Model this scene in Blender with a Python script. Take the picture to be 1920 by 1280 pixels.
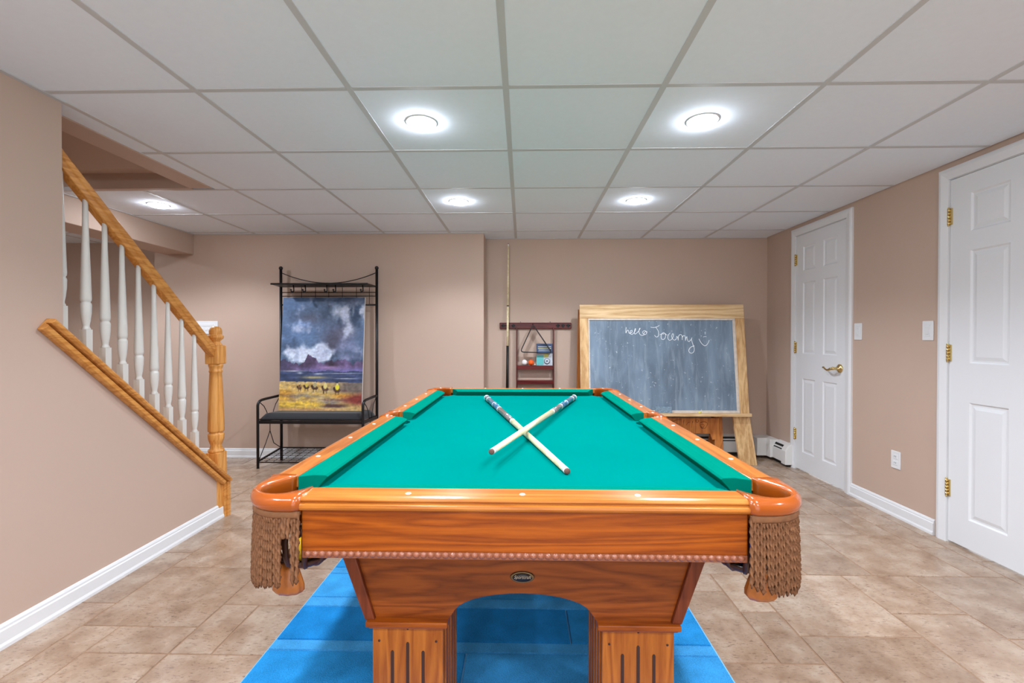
import bpy, bmesh, math, random
from mathutils import Vector, Matrix, noise
PI = math.pi
rnd = random.Random(7)
for o in list(bpy.data.objects): bpy.data.objects.remove(o)
sc = bpy.context.scene
col = sc.collection
CZ = 1.135            # camera height
CE = 2.103            # ceiling height

# ------------------------------------------------------------------ camera, exposure, world, lights
cd = bpy.data.cameras.new('camera'); cam = bpy.data.objects.new('camera', cd); col.objects.link(cam)
cd.sensor_width = 36; cd.lens = 876.5/1920*36; cd.clip_start = .05
yaw, pit, roll = .02256, .00851, .0007
cam.matrix_world = (Matrix.Translation((0, 0, CZ)) @ Matrix.Rotation(yaw, 4, 'Z')
                    @ Matrix.Rotation(PI/2 - pit, 4, 'X') @ Matrix.Rotation(roll, 4, 'Z'))
sc.camera = cam
sc.view_settings.view_transform = 'Standard'; sc.view_settings.look = 'None'
sc.view_settings.gamma = 1; sc.view_settings.use_curve_mapping = False
EXPO = 0.93
sc.view_settings.exposure = EXPO
w = bpy.data.worlds.new('world'); sc.world = w; w.use_nodes = True
w.node_tree.nodes['Background'].inputs[0].default_value = (.93, .96, 1, 1)
w.node_tree.nodes['Background'].inputs[1].default_value = 1.25

LAMP_W = 24.0         # power of each recessed light
LAMP_COL = (.90, .965, 1.07)
LENS_E = 85.0

# ------------------------------------------------------------------ helpers
def s2l(c):
    return tuple(((x/255)/12.92 if x/255 <= .04045 else ((x/255+.055)/1.055)**2.4) for x in c) + (1,)
org = {}
def tag(o, label=None, cat=None, group=None, kind=None):
    if label: o['label'] = label
    if cat: o['category'] = cat
    if group: o['group'] = group
    if kind: o['kind'] = kind
    return o
def thing(name, label, cat, loc, group=None, kind=None):
    o = bpy.data.objects.new(name, None); col.objects.link(o); o.location = loc
    o.empty_display_size = .05
    org[o] = Vector(loc)
    return tag(o, label, cat, group, kind)

class MB:
    def __init__(s): s.v = []; s.f = []; s.sm = []; s.c = []
    def add(s, vs, fs, smooth=False, c=None):
        n = len(s.v); s.v += [tuple(p) for p in vs]
        for f in fs: s.f.append([n+i for i in f]); s.sm.append(smooth); s.c.append(c)
        return s
    def box(s, x0, x1, y0, y1, z0, z1, c=None):
        v = [(x0,y0,z0),(x1,y0,z0),(x1,y1,z0),(x0,y1,z0),(x0,y0,z1),(x1,y0,z1),(x1,y1,z1),(x0,y1,z1)]
        return s.add(v, [(0,3,2,1),(4,5,6,7),(0,1,5,4),(1,2,6,5),(2,3,7,6),(3,0,4,7)], c=c)
    def obox(s, mat, hx, hy, hz):
        v = [mat @ Vector((a*hx, b*hy, c*hz)) for c in (-1,1) for a,b in ((-1,-1),(1,-1),(1,1),(-1,1))]
        return s.add(v, [(0,3,2,1),(4,5,6,7),(0,1,5,4),(1,2,6,5),(2,3,7,6),(3,0,4,7)])
    def prism(s, pts, f, t0, t1):
        """polygon pts (a,b) extruded from t0 to t1; f(a,b,t)->xyz"""
        n = len(pts); v = [f(a,b,t0) for a,b in pts] + [f(a,b,t1) for a,b in pts]
        fs = [list(range(n))[::-1], list(range(n,2*n))] + [(i,(i+1)%n,n+(i+1)%n,n+i) for i in range(n)]
        return s.add(v, fs)
    def rings(s, R, closed=True, caps=True, smooth=True):
        """list of rings with the same point count"""
        n = len(R[0]); v = [p for r in R for p in r]; fs = []
        for i in range(len(R)-1):
            for j in range(n if closed else n-1):
                k = (j+1) % n
                fs.append((i*n+j, i*n+k, (i+1)*n+k, (i+1)*n+j))
        if caps and closed:
            fs.append(tuple(range(n))[::-1]); fs.append(tuple((len(R)-1)*n+j for j in range(n)))
        return s.add(v, fs, smooth)
    def lathe(s, prof, c, axis='Z', n=20, ax=None, smooth=True):
        """prof [(r, t)]; c base centre; axis direction vector optional"""
        d = Vector(ax).normalized() if ax is not None else {'X':Vector((1,0,0)),'Y':Vector((0,1,0)),'Z':Vector((0,0,1))}[axis]
        u = d.orthogonal().normalized(); v = d.cross(u)
        c = Vector(c)
        R = [[c + d*t + (u*math.cos(2*PI*k/n) + v*math.sin(2*PI*k/n))*max(r,1e-5) for k in range(n)] for r,t in prof]
        return s.rings(R, smooth=smooth)
    def cyl(s, a, b, r, r2=None, n=12, smooth=True):
        a = Vector(a); b = Vector(b); L = (b-a).length
        return s.lathe([(r,0),(r if r2 is None else r2,L)], a, ax=b-a, n=n, smooth=smooth)
    def tube(s, P, r, n=8, closed=False, flat=None):
        P = [Vector(p) for p in P]; R = []; m = len(P); up = None
        for i,p in enumerate(P):
            if closed: t = P[(i+1)%m]-P[i-1]
            else: t = P[min(i+1,m-1)]-P[max(i-1,0)]
            if t.length < 1e-9: t = Vector((0,0,1))
            t.normalize()
            if up is None: up = t.orthogonal().normalized()
            up = (up - t*up.dot(t))
            if up.length < 1e-6: up = t.orthogonal()
            up.normalize(); w = t.cross(up)
            rr = r[i] if isinstance(r,(list,tuple)) else r
            R.append([p + (up*math.cos(2*PI*k/n) + w*math.sin(2*PI*k/n)*(flat or 1))*rr for k in range(n)])
        if closed: R.append(R[0])
        return s.rings(R, caps=not closed)
    def bar(s, a, b, wx, wz, upv=(0,0,1)):
        a = Vector(a); b = Vector(b); d = (b-a); L = d.length; d.normalize()
        u = Vector(upv).cross(d).normalized(); v = d.cross(u)
        M = Matrix.Translation((a+b)/2) @ Matrix((u, d, v)).transposed().to_4x4()
        return s.obox(M, wx/2, L/2, wz/2)
    def sphere(s, c, r, n=16, m=10, sz=1):
        return s.lathe([(r*math.sin(PI*i/m), -r*sz*math.cos(PI*i/m)) for i in range(m+1)], c, n=n)
    def build(s, name, m, parent=None, loc=None, bevel=0, seg=2, label=None, sub=0):
        o0 = org.get(parent, Vector((0,0,0))) if parent is not None else Vector(loc or (0,0,0))
        me = bpy.data.meshes.new(name)
        me.from_pydata([Vector(p)-o0 for p in s.v], [], s.f)
        for i,p in enumerate(me.polygons): p.use_smooth = s.sm[i]
        if any(c is not None for c in s.c):
            at = me.color_attributes.new('tint', 'FLOAT_COLOR', 'CORNER')
            for i,p in enumerate(me.polygons):
                c = s.c[i] if s.c[i] is not None else (.5,.5,.5,1)
                for li in p.loop_indices: at.data[li].color = c
        me.validate()
        bm = bmesh.new(); bm.from_mesh(me); bmesh.ops.recalc_face_normals(bm, faces=bm.faces); bm.to_mesh(me); bm.free()
        o = bpy.data.objects.new(name, me); col.objects.link(o)
        if m is not None: me.materials.append(m)
        if parent is not None: o.parent = parent
        else: o.location = o0
        org[o] = o0
        if bevel:
            b = o.modifiers.new('bevel', 'BEVEL'); b.width = bevel; b.segments = seg; b.limit_method = 'ANGLE'; b.angle_limit = math.radians(40)
            b.harden_normals = False
        if label: o['label'] = label
        return o
def struct(o): o['kind'] = 'structure'; return o

# ------------------------------------------------------------------ materials
def nodes(name):
    m = bpy.data.materials.new(name); m.use_nodes = True
    nt = m.node_tree; return m, nt, nt.nodes['Principled BSDF']
def N(nt, t, **k):
    n = nt.nodes.new(t)
    for a,b in k.items(): setattr(n, a, b)
    return n
def mat(name, c, rough=.5, metal=0, coat=0, var=0, vscale=6, bump=0, bscale=200, rvar=0, spec=.5, sheen=0):
    m, nt, p = nodes(name); L = nt.links.new
    c = s2l(c); p.inputs['Base Color'].default_value = c
    p.inputs['Roughness'].default_value = rough; p.inputs['Metallic'].default_value = metal
    p.inputs['Coat Weight'].default_value = coat; p.inputs['Coat Roughness'].default_value = .12
    p.inputs['Specular IOR Level'].default_value = spec
    if sheen: p.inputs['Sheen Weight'].default_value = sheen
    tc = N(nt, 'ShaderNodeTexCoord')
    if var:
        n = N(nt, 'ShaderNodeTexNoise'); n.inputs['Scale'].default_value = vscale; n.inputs['Detail'].default_value = 5
        L(tc.outputs['Object'], n.inputs['Vector'])
        r = N(nt, 'ShaderNodeMapRange'); r.inputs['From Min'].default_value = .3; r.inputs['From Max'].default_value = .7
        r.inputs['To Min'].default_value = 1-var; r.inputs['To Max'].default_value = 1+var
        L(n.outputs[0], r.inputs[0])
        h = N(nt, 'ShaderNodeHueSaturation'); h.inputs['Color'].default_value = c
        L(r.outputs[0], h.inputs['Value']); L(h.outputs[0], p.inputs['Base Color'])
    if bump:
        n2 = N(nt, 'ShaderNodeTexNoise'); n2.inputs['Scale'].default_value = bscale; n2.inputs['Detail'].default_value = 3
        L(tc.outputs['Object'], n2.inputs['Vector'])
        b = N(nt, 'ShaderNodeBump'); b.inputs['Strength'].default_value = bump; b.inputs['Distance'].default_value = .002
        L(n2.outputs[0], b.inputs['Height']); L(b.outputs[0], p.inputs['Normal'])
    return m
def wood(name, c1, c2, axis='X', scale=1.0, rough=.35, coat=.3, fig=1.0, spec=.3):
    """grain runs along the axis"""
    m, nt, p = nodes(name); L = nt.links.new
    tc = N(nt, 'ShaderNodeTexCoord'); mp = N(nt, 'ShaderNodeMapping')
    s = {'X':(.7,9,9),'Y':(9,.7,9),'Z':(9,9,.7)}[axis]
    mp.inputs['Scale'].default_value = [q*scale for q in s]
    L(tc.outputs['Object'], mp.inputs[0])
    n1 = N(nt, 'ShaderNodeTexNoise'); n1.inputs['Scale'].default_value = 1.0; n1.inputs['Detail'].default_value = 3; n1.inputs['Distortion'].default_value = .6
    L(mp.outputs[0], n1.inputs['Vector'])
    mul = N(nt, 'ShaderNodeMath', operation='MULTIPLY'); mul.inputs[1].default_value = 9*fig
    L(n1.outputs[0], mul.inputs[0])
    fr = N(nt, 'ShaderNodeMath', operation='PINGPONG'); fr.inputs[1].default_value = .5
    L(mul.outputs[0], fr.inputs[0])
    n2 = N(nt, 'ShaderNodeTexNoise'); n2.inputs['Scale'].default_value = 9; n2.inputs['Detail'].default_value = 6; n2.inputs['Roughness'].default_value = .7
    mp2 = N(nt, 'ShaderNodeMapping'); s2 = {'X':(.5,7,7),'Y':(7,.5,7),'Z':(7,7,.5)}[axis]; mp2.inputs['Scale'].default_value = [q*2*scale for q in s2]
    L(tc.outputs['Object'], mp2.inputs[0]); L(mp2.outputs[0], n2.inputs['Vector'])
    ad = N(nt, 'ShaderNodeMath', operation='ADD'); L(fr.outputs[0], ad.inputs[0])
    m2 = N(nt, 'ShaderNodeMath', operation='MULTIPLY'); m2.inputs[1].default_value = .8; L(n2.outputs[0], m2.inputs[0]); L(m2.outputs[0], ad.inputs[1])
    cr = N(nt, 'ShaderNodeValToRGB'); cr.color_ramp.elements[0].position = .3; cr.color_ramp.elements[1].position = .9
    cr.color_ramp.elements[0].color = s2l(c2); cr.color_ramp.elements[1].color = s2l(c1)
    L(ad.outputs[0], cr.inputs[0]); L(cr.outputs[0], p.inputs['Base Color'])
    p.inputs['Roughness'].default_value = rough; p.inputs['Coat Weight'].default_value = coat*.4; p.inputs['Coat Roughness'].default_value = .15; p.inputs['Specular IOR Level'].default_value = spec
    b = N(nt, 'ShaderNodeBump'); b.inputs['Strength'].default_value = .08; b.inputs['Distance'].default_value = .001
    L(ad.outputs[0], b.inputs['Height']); L(b.outputs[0], p.inputs['Normal'])
    return m
def emis(name, c, e):
    m, nt, p = nodes(name); p.inputs['Base Color'].default_value = (.9,.9,.9,1)
    p.inputs['Emission Color'].default_value = (*c, 1); p.inputs['Emission Strength'].default_value = e
    return m

WALLC = (190, 166, 150)
M_wall = mat('wall_paint', WALLC, .6, var=.015, vscale=3, bump=.05, bscale=300, spec=.3)
M_ceil = mat('ceiling_tile', (231, 238, 247), .9, var=.01, vscale=40, bump=.08, bscale=500, spec=.2)
M_grid = mat('ceiling_grid_metal', (196, 197, 198), .5)
M_white = mat('white_trim_paint', (222, 223, 224), .35, spec=.4)
M_door = mat('white_door_paint', (222, 224, 226), .4, spec=.4, bump=.02, bscale=120)
M_heater = mat('heater_enamel', (222, 220, 216), .4)
M_black = mat('black_slot', (14, 13, 13), .6)
M_iron = mat('black_iron', (22, 21, 23), .38, .3, bump=.05)
M_brass = mat('brass', (216, 192, 132), .25, 1)
M_baluster = mat('baluster_paint', (210, 208, 201), .38)
M_oak = wood('oak_stair', (222, 162, 88), (186, 118, 50), 'Z', 1.6, .4, .25, .8)
M_oakY = wood('oak_rail', (214, 152, 80), (178, 112, 46), 'Y', 1.6, .4, .25, .8)
M_hx = wood('honey_oak_across', (174, 88, 14), (124, 52, 3), 'X', 1.3, .28, .5, 1.0)
M_hy = wood('honey_oak_along', (190, 116, 48), (152, 80, 26), 'Y', 1.3, .28, .5, .7)
M_hz = wood('honey_oak_upright', (192, 112, 38), (150, 74, 18), 'Z', 1.2, .35, .35, .8)
M_ht = wood('honey_oak_rail_top', (192, 120, 48), (160, 88, 28), 'X', 1.3, .25, .5, .6)
M_hb = wood('brown_oak_panel', (156, 80, 24), (110, 48, 8), 'X', 1.4, .35, .3, 1.0)
M_hd = wood('reddish_stile', (134, 64, 34), (100, 42, 20), 'Z', 1.4, .35, .3, .5)
M_cast = mat('moulded_corner', (166, 80, 18), .2, coat=.35, var=.08, vscale=5)
M_castin = mat('pocket_lining', (176, 92, 44), .35)
M_leather = mat('brown_leather', (74, 38, 22), .4, var=.2, vscale=20)
M_tongue = mat('tan_leather', (178, 104, 38), .38, coat=.3, var=.15, vscale=40)
M_cord = mat('fringe_cord', (128, 86, 54), .85, var=.18, vscale=60)
M_bead = mat('bead_trim', (142, 82, 56), .25, coat=.5)
M_inlay = mat('inlay_cream', (244, 236, 220), .3)
M_felt = mat('green_felt', (0, 118, 110), .95, var=.03, vscale=3, bump=.1, bscale=900, spec=.0)
M_feltc = mat('green_cushion', (2, 116, 98), .95, var=.02, vscale=5, bump=.1, bscale=900, spec=.0)
M_mahog = wood('mahogany', (104, 36, 34), (66, 18, 18), 'X', 1.5, .3, .3, .5)
M_mahogz = wood('mahogany_up', (98, 34, 32), (60, 18, 18), 'Z', 1.5, .3, .3, .5)
M_pine = wood('pale_pine', (226, 196, 150), (188, 146, 98), 'X', 1.1, .6, .05, .6)
M_pinez = wood('pale_pine_up', (222, 186, 136), (178, 132, 82), 'Z', 1.1, .6, .05, .6)
M_plank = wood('orange_pine', (196, 124, 60), (150, 82, 34), 'Z', 1.1, .6, .05, .8)

# floor tile: travertine-look ceramic, tint attribute per tile
def floor_mat():
    m, nt, p = nodes('floor_tile'); L = nt.links.new
    tc = N(nt, 'ShaderNodeTexCoord'); at = N(nt, 'ShaderNodeAttribute'); at.attribute_name = 'tint'
    off = N(nt, 'ShaderNodeVectorMath', operation='MULTIPLY_ADD'); off.inputs[1].default_value = (30,30,30)
    L(at.outputs['Color'], off.inputs[0]); L(tc.outputs['Object'], off.inputs[2])
    n = N(nt, 'ShaderNodeTexNoise'); n.inputs['Scale'].default_value = 7; n.inputs['Detail'].default_value = 8; n.inputs['Roughness'].default_value = .65
    L(off.outputs[0], n.inputs['Vector'])
    cr = N(nt, 'ShaderNodeValToRGB'); e = cr.color_ramp.elements
    e[0].position = .3; e[0].color = s2l((136,108,86)); e[1].position = .72; e[1].color = s2l((186,168,150))
    k = cr.color_ramp.elements.new(.5); k.color = s2l((162,138,117))
    L(n.outputs[0], cr.inputs[0])
    # dark veining flecks
    mp = N(nt, 'ShaderNodeMapping'); mp.inputs['Scale'].default_value = (1,2.6,1); L(off.outputs[0], mp.inputs[0])
    n2 = N(nt, 'ShaderNodeTexNoise'); n2.inputs['Scale'].default_value = 46; n2.inputs['Detail'].default_value = 5; n2.inputs['Roughness'].default_value = .7
    L(mp.outputs[0], n2.inputs['Vector'])
    r2 = N(nt, 'ShaderNodeMapRange'); r2.inputs['From Min'].default_value = .55; r2.inputs['From Max'].default_value = .64; L(n2.outputs[0], r2.inputs[0])
    mx = N(nt, 'ShaderNodeMix', data_type='RGBA'); mx.inputs['B'].default_value = s2l((112,88,72))
    mf = N(nt, 'ShaderNodeMath', operation='MULTIPLY'); mf.inputs[1].default_value = .7; L(r2.outputs[0], mf.inputs[0])
    L(mf.outputs[0], mx.inputs['Factor']); L(cr.outputs[0], mx.inputs['A'])
    hs = N(nt, 'ShaderNodeHueSaturation'); sp = N(nt, 'ShaderNodeSeparateColor'); L(at.outputs['Color'], sp.inputs[0])
    mr = N(nt, 'ShaderNodeMapRange'); mr.inputs['To Min'].default_value = .9; mr.inputs['To Max'].default_value = 1.1; L(sp.outputs[0], mr.inputs[0])
    L(mr.outputs[0], hs.inputs['Value']); L(mx.outputs['Result'], hs.inputs['Color']); L(hs.outputs[0], p.inputs['Base Color'])
    n3 = N(nt, 'ShaderNodeTexNoise'); n3.inputs['Scale'].default_value = 5; n3.inputs['Detail'].default_value = 3; L(tc.outputs['Object'], n3.inputs['Vector'])
    r3 = N(nt, 'ShaderNodeMapRange'); r3.inputs['From Min'].default_value = .35; r3.inputs['From Max'].default_value = .65
    r3.inputs['To Min'].default_value = .16; r3.inputs['To Max'].default_value = .38; L(n3.outputs[0], r3.inputs[0]); L(r3.outputs[0], p.inputs['Roughness'])
    b = N(nt, 'ShaderNodeBump'); b.inputs['Strength'].default_value = .12; b.inputs['Distance'].default_value = .002
    L(n2.outputs[0], b.inputs['Height']); L(b.outputs[0], p.inputs['Normal'])
    return m
M_floor = floor_mat()
M_grout = mat('grout', (146, 114, 88), .8)
def rug_mat():
    m, nt, p = nodes('rug_pile'); L = nt.links.new
    tc = N(nt, 'ShaderNodeTexCoord'); at = N(nt, 'ShaderNodeAttribute'); at.attribute_name = 'tint'
    n = N(nt, 'ShaderNodeTexNoise'); n.inputs['Scale'].default_value = 260; n.inputs['Detail'].default_value = 2; L(tc.outputs['Object'], n.inputs['Vector'])
    n1 = N(nt, 'ShaderNodeTexNoise'); n1.inputs['Scale'].default_value = 9; n1.inputs['Detail'].default_value = 3; L(tc.outputs['Object'], n1.inputs['Vector'])
    ad = N(nt, 'ShaderNodeMath', operation='ADD'); L(n.outputs[0], ad.inputs[0]); L(n1.outputs[0], ad.inputs[1])
    r = N(nt, 'ShaderNodeMapRange'); r.inputs['From Min'].default_value = .7; r.inputs['From Max'].default_value = 1.3
    r.inputs['To Min'].default_value = .72; r.inputs['To Max'].default_value = 1.25; L(ad.outputs[0], r.inputs[0])
    hs = N(nt, 'ShaderNodeHueSaturation'); L(at.outputs['Color'], hs.inputs['Color']); L(r.outputs[0], hs.inputs['Value'])
    L(hs.outputs[0], p.inputs['Base Color']); p.inputs['Roughness'].default_value = 1; p.inputs['Specular IOR Level'].default_value = .1
    b = N(nt, 'ShaderNodeBump'); b.inputs['Strength'].default_value = .9; b.inputs['Distance'].default_value = .004
    L(n.outputs[0], b.inputs['Height']); L(b.outputs[0], p.inputs['Normal'])
    return m
M_rug = rug_mat()

# ------------------------------------------------------------------ room shell
XL, XR, YB, YB2, YF = -1.903, 2.375, 4.35, 4.60, -2.6
XFL = -5.2
# floor: grout slab with a modular pattern of tiles laid on it
def pack(nx, ny, seed):
    r = random.Random(seed); g = [[0]*ny for _ in range(nx)]; T = []
    for j in range(ny):
        for i in range(nx):
            if g[i][j]: continue
            opts = [(3,3)]*5 + [(3,2)]*3 + [(2,3)]*2 + [(2,2)]*3 + [(2,1)]*2 + [(1,2)]*2
            r.shuffle(opts)
            for a,b in opts + [(1,1)]:
                if i+a<=nx and j+b<=ny and all(not g[p][q] for p in range(i,i+a) for q in range(j,j+b)):
                    for p in range(i,i+a):
                        for q in range(j,j+b): g[p][q] = 1
                    T.append((i,j,a,b)); break
    return T
fb = MB(); U = .155; x0, y0 = XFL-.1, YF-.1; nx = int((XR+.1-x0)/U)+1; ny = int((5.3-y0)/U)+1
g = .0028
for i,j,a,b in pack(nx, ny, 11):
    X0, X1, Y0, Y1 = x0+i*U+g, x0+(i+a)*U-g, y0+j*U+g, y0+(j+b)*U-g
    c = (rnd.random(), rnd.random(), rnd.random(), 1)
    e = .0015
    fb.add([(X0,Y0,-.003),(X1,Y0,-.003),(X1,Y1,-.003),(X0,Y1,-.003),(X0+e,Y0+e,0),(X1-e,Y0+e,0),(X1-e,Y1-e,0),(X0+e,Y1-e,0)],
           [(4,5,6,7),(0,1,5,4),(1,2,6,5),(2,3,7,6),(3,0,4,7)], c=c)
fl = struct(fb.build('floor', M_floor, label='beige stone-look ceramic tile floor laid in mixed sizes'))
gr = MB().box(x0, XR+.2, y0, 5.3, -.12, -.0025).build('grout_bed', M_grout, fl)

# walls
def wall(name, *b, label=None, mm=None):
    m = MB()
    for q in b: m.box(*q)
    return struct(m.build(name, mm or M_wall, label=label))
wall('wall_right', (XR, XR+.12, YF, 1.88, 0, 2.6), (XR, XR+.12, 1.88, 2.662, 2.02, 2.6), (XR, XR+.12, 2.662, 3.47, 0, 2.6), (XR, XR+.12, 4.115, YB2+.12, 0, 2.6), (XR, XR+.12, 3.47, 4.115, 2.02, 2.6),
     label='beige wall with two white doors, right side')
wall('wall_back', (-3.48, -.362, YB, YB+.12, 0, 2.6), label='beige back wall behind the hall bench')
wall('wall_alcove', (-.362, XR+.12, YB2, YB2+.12, 0, 2.6), (-.482, -.362, YB+.12, YB2+.12, 0, 2.6), label='beige recessed back wall behind chalkboard')
wall('wall_left', (XL-.125, XL, YF, 1.895, 0, 2.6), label='beige full-height wall left of the pool table')
# stair knee wall with sloped top
def capz(y): return .068+CZ-.868*(y-1.832)
kn = MB(); kn.prism([(1.895, 0), (2.925, 0), (2.925, capz(2.925)-.035), (1.895, capz(1.895)-.035)], lambda a,b,t: (t, a, b), XL-.105, XL)
struct(kn.build('wall_knee', M_wall, label='beige sloped knee wall below the stair railing'))
wall('wall_far', (XFL, -3.36, 4.72, 4.84, 0, 2.6), (-3.48, -3.36, YB+.12, 4.72, 0, 2.6), label='beige wall of the area beyond the stairs')
wall('wall_stair', (-3.0, -2.9, YF, 2.90, 0, 3.3), label='beige wall on the far side of the stairs')
wall('wall_outer', (XFL-.12, XFL, YF, 4.84, 0, 2.6), label='beige outer wall beyond the stairs')
# front wall (behind the camera) with an added wide opening that lets world light in as fill
wall('wall_front', (XFL, -1.2, YF-.12, YF, 0, 2.6), (1.7, XR+.12, YF-.12, YF, 0, 2.6), (-1.2, 1.7, YF-.12, YF, 1.98, 2.6), label='beige wall behind the camera with an added wide opening for fill light')
# soffit and stairwell drop
struct(MB().box(-3.375, -3.105, 3.0, YB, CZ+.78, 2.6).build('trim_1', M_wall, bevel=.004, label='boxed beige soffit running to the back wall'))
h = MB(); h.box(-2.155, -2.012, 1.895, 2.985, CE-.004, 2.6)
h.box(-2.9, -2.155, 2.985, 3.02, CE-.004, 2.6)
h.prism([(2.985, CE+.095), (2.90, CE+.095), (1.7, CE+.95), (1.7, CE+1.1), (2.985, CE+.3)], lambda a,b,t: (t,a,b), -2.9, -2.155)
struct(h.build('trim_2', M_wall, label='beige boxed edge and sloped ceiling of the stairwell'))
struct(MB().box(XFL-.2, XR+.2, YF-.2, 5.2, 3.25, 3.35).build('ceiling_slab', M_wall))
wv = MB().box(-2.9, -2.028, YF, YF+.1, 2.0, 3.3); wv.box(-2.155, -2.03, YF, 2.985, 2.6, 3.25); wv.box(-2.9, -2.155, 3.02, 3.1, 2.6, 3.25)
struct(wv.build('wall_stairwell', M_wall))

# ceiling tiles with T-bar grid
GX0, GY0, S = -.066, 1.816, .6096
ct = MB(); gd = MB()
def region(x0,x1,y0,y1):
    ct.box(x0, x1, y0, y1, CE+.0015, CE+.022)
region(-2.012, XR-.012, YF, YB); region(-.362, XR-.012, YB, YB2)
region(XFL, -2.012, 3.02, YB); region(XFL, -3.48, YB, 4.72)
ceil = struct(ct.build('ceiling', M_ceil, label='white suspended ceiling of square lay-in tiles'))
def tbar(x0,x1,y0,y1):
    gd.box(x0,x1,y0,y1, CE-.001, CE+.0055)
for i in range(-8, 4):
    x = GX0+i*S
    if x > XR: continue
    if x > -1.88: tbar(x-.012, x+.012, YF, YB2 if x > -.36 else YB)
    elif x > -2.0: tbar(x-.012, x+.012, 1.895, YB)
    else: tbar(x-.012, x+.012, 3.02, YB if x > -3.48 else 4.72)
for j in range(-7, 5):
    y = GY0+j*S; w0 = .0115
    xl = -1.903 if y < 1.895 else (-2.012 if y < 3.02 else XFL)
    xs = sorted([xl] + [GX0+i*S for i in range(-8,4) if xl < GX0+i*S < XR-.02] + [XR-.012])
    for a,b in zip(xs, xs[1:]):
        if a < -3.375 and b > -3.105: pass
        tbar(a+.0125, b-.0125, y-w0, y+w0)
# wall angles
def ang(x0,x1,y0,y1): gd.box(x0,x1,y0,y1, CE-.003, CE+.0035)
ang(-1.903, -1.883, YF, 1.895); ang(-3.10, -.362, YB-.02, YB); ang(-.362, XR-.012, YB2-.02, YB2); ang(-3.105, -3.085, 3.02, YB-.02); ang(-2.9, -2.012, 3.02, 3.034)
gb = gd.build('ceiling_grid', M_grid, ceil, label='slim white metal T-bar grid')

# baseboards
def baseboard(name, P, nrm):
    """P: two floor points on the wall face; nrm: into the room"""
    a, b = Vector(P[0]), Vector(P[1]); n = Vector(nrm)
    prof = [(0,0),(.018,0),(.018,.012),(.0135,.022),(.0135,.066),(.009,.070),(.009,.078),(.005,.086),(0,.088)]
    m = MB(); m.prism(prof, lambda u,z,t: tuple((a+(b-a)*t+n*u)[:2])+(z,), 0, 1)
    return struct(m.build(name, M_white))
baseboard('baseboard_left', ((XL,YF,0),(XL,2.925,0)), (1,0,0))
baseboard('baseboard_right', ((XR,2.735,0),(XR,3.425,0)), (-1,0,0))
baseboard('baseboard_right_rear', ((XR,4.17,0),(XR,4.20,0)), (-1,0,0))
baseboard('baseboard_right_front', ((XR,YF,0),(XR,1.80,0)), (-1,0,0))
baseboard('baseboard_back', ((-3.48,YB,0),(-.362,YB,0)), (0,-1,0))
baseboard('baseboard_far', ((XFL,4.72,0),(-3.48,4.72,0)), (0,-1,0))
baseboard('baseboard_alcove', ((-.362,YB2,0),(.45,YB2,0)), (0,-1,0))

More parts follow.
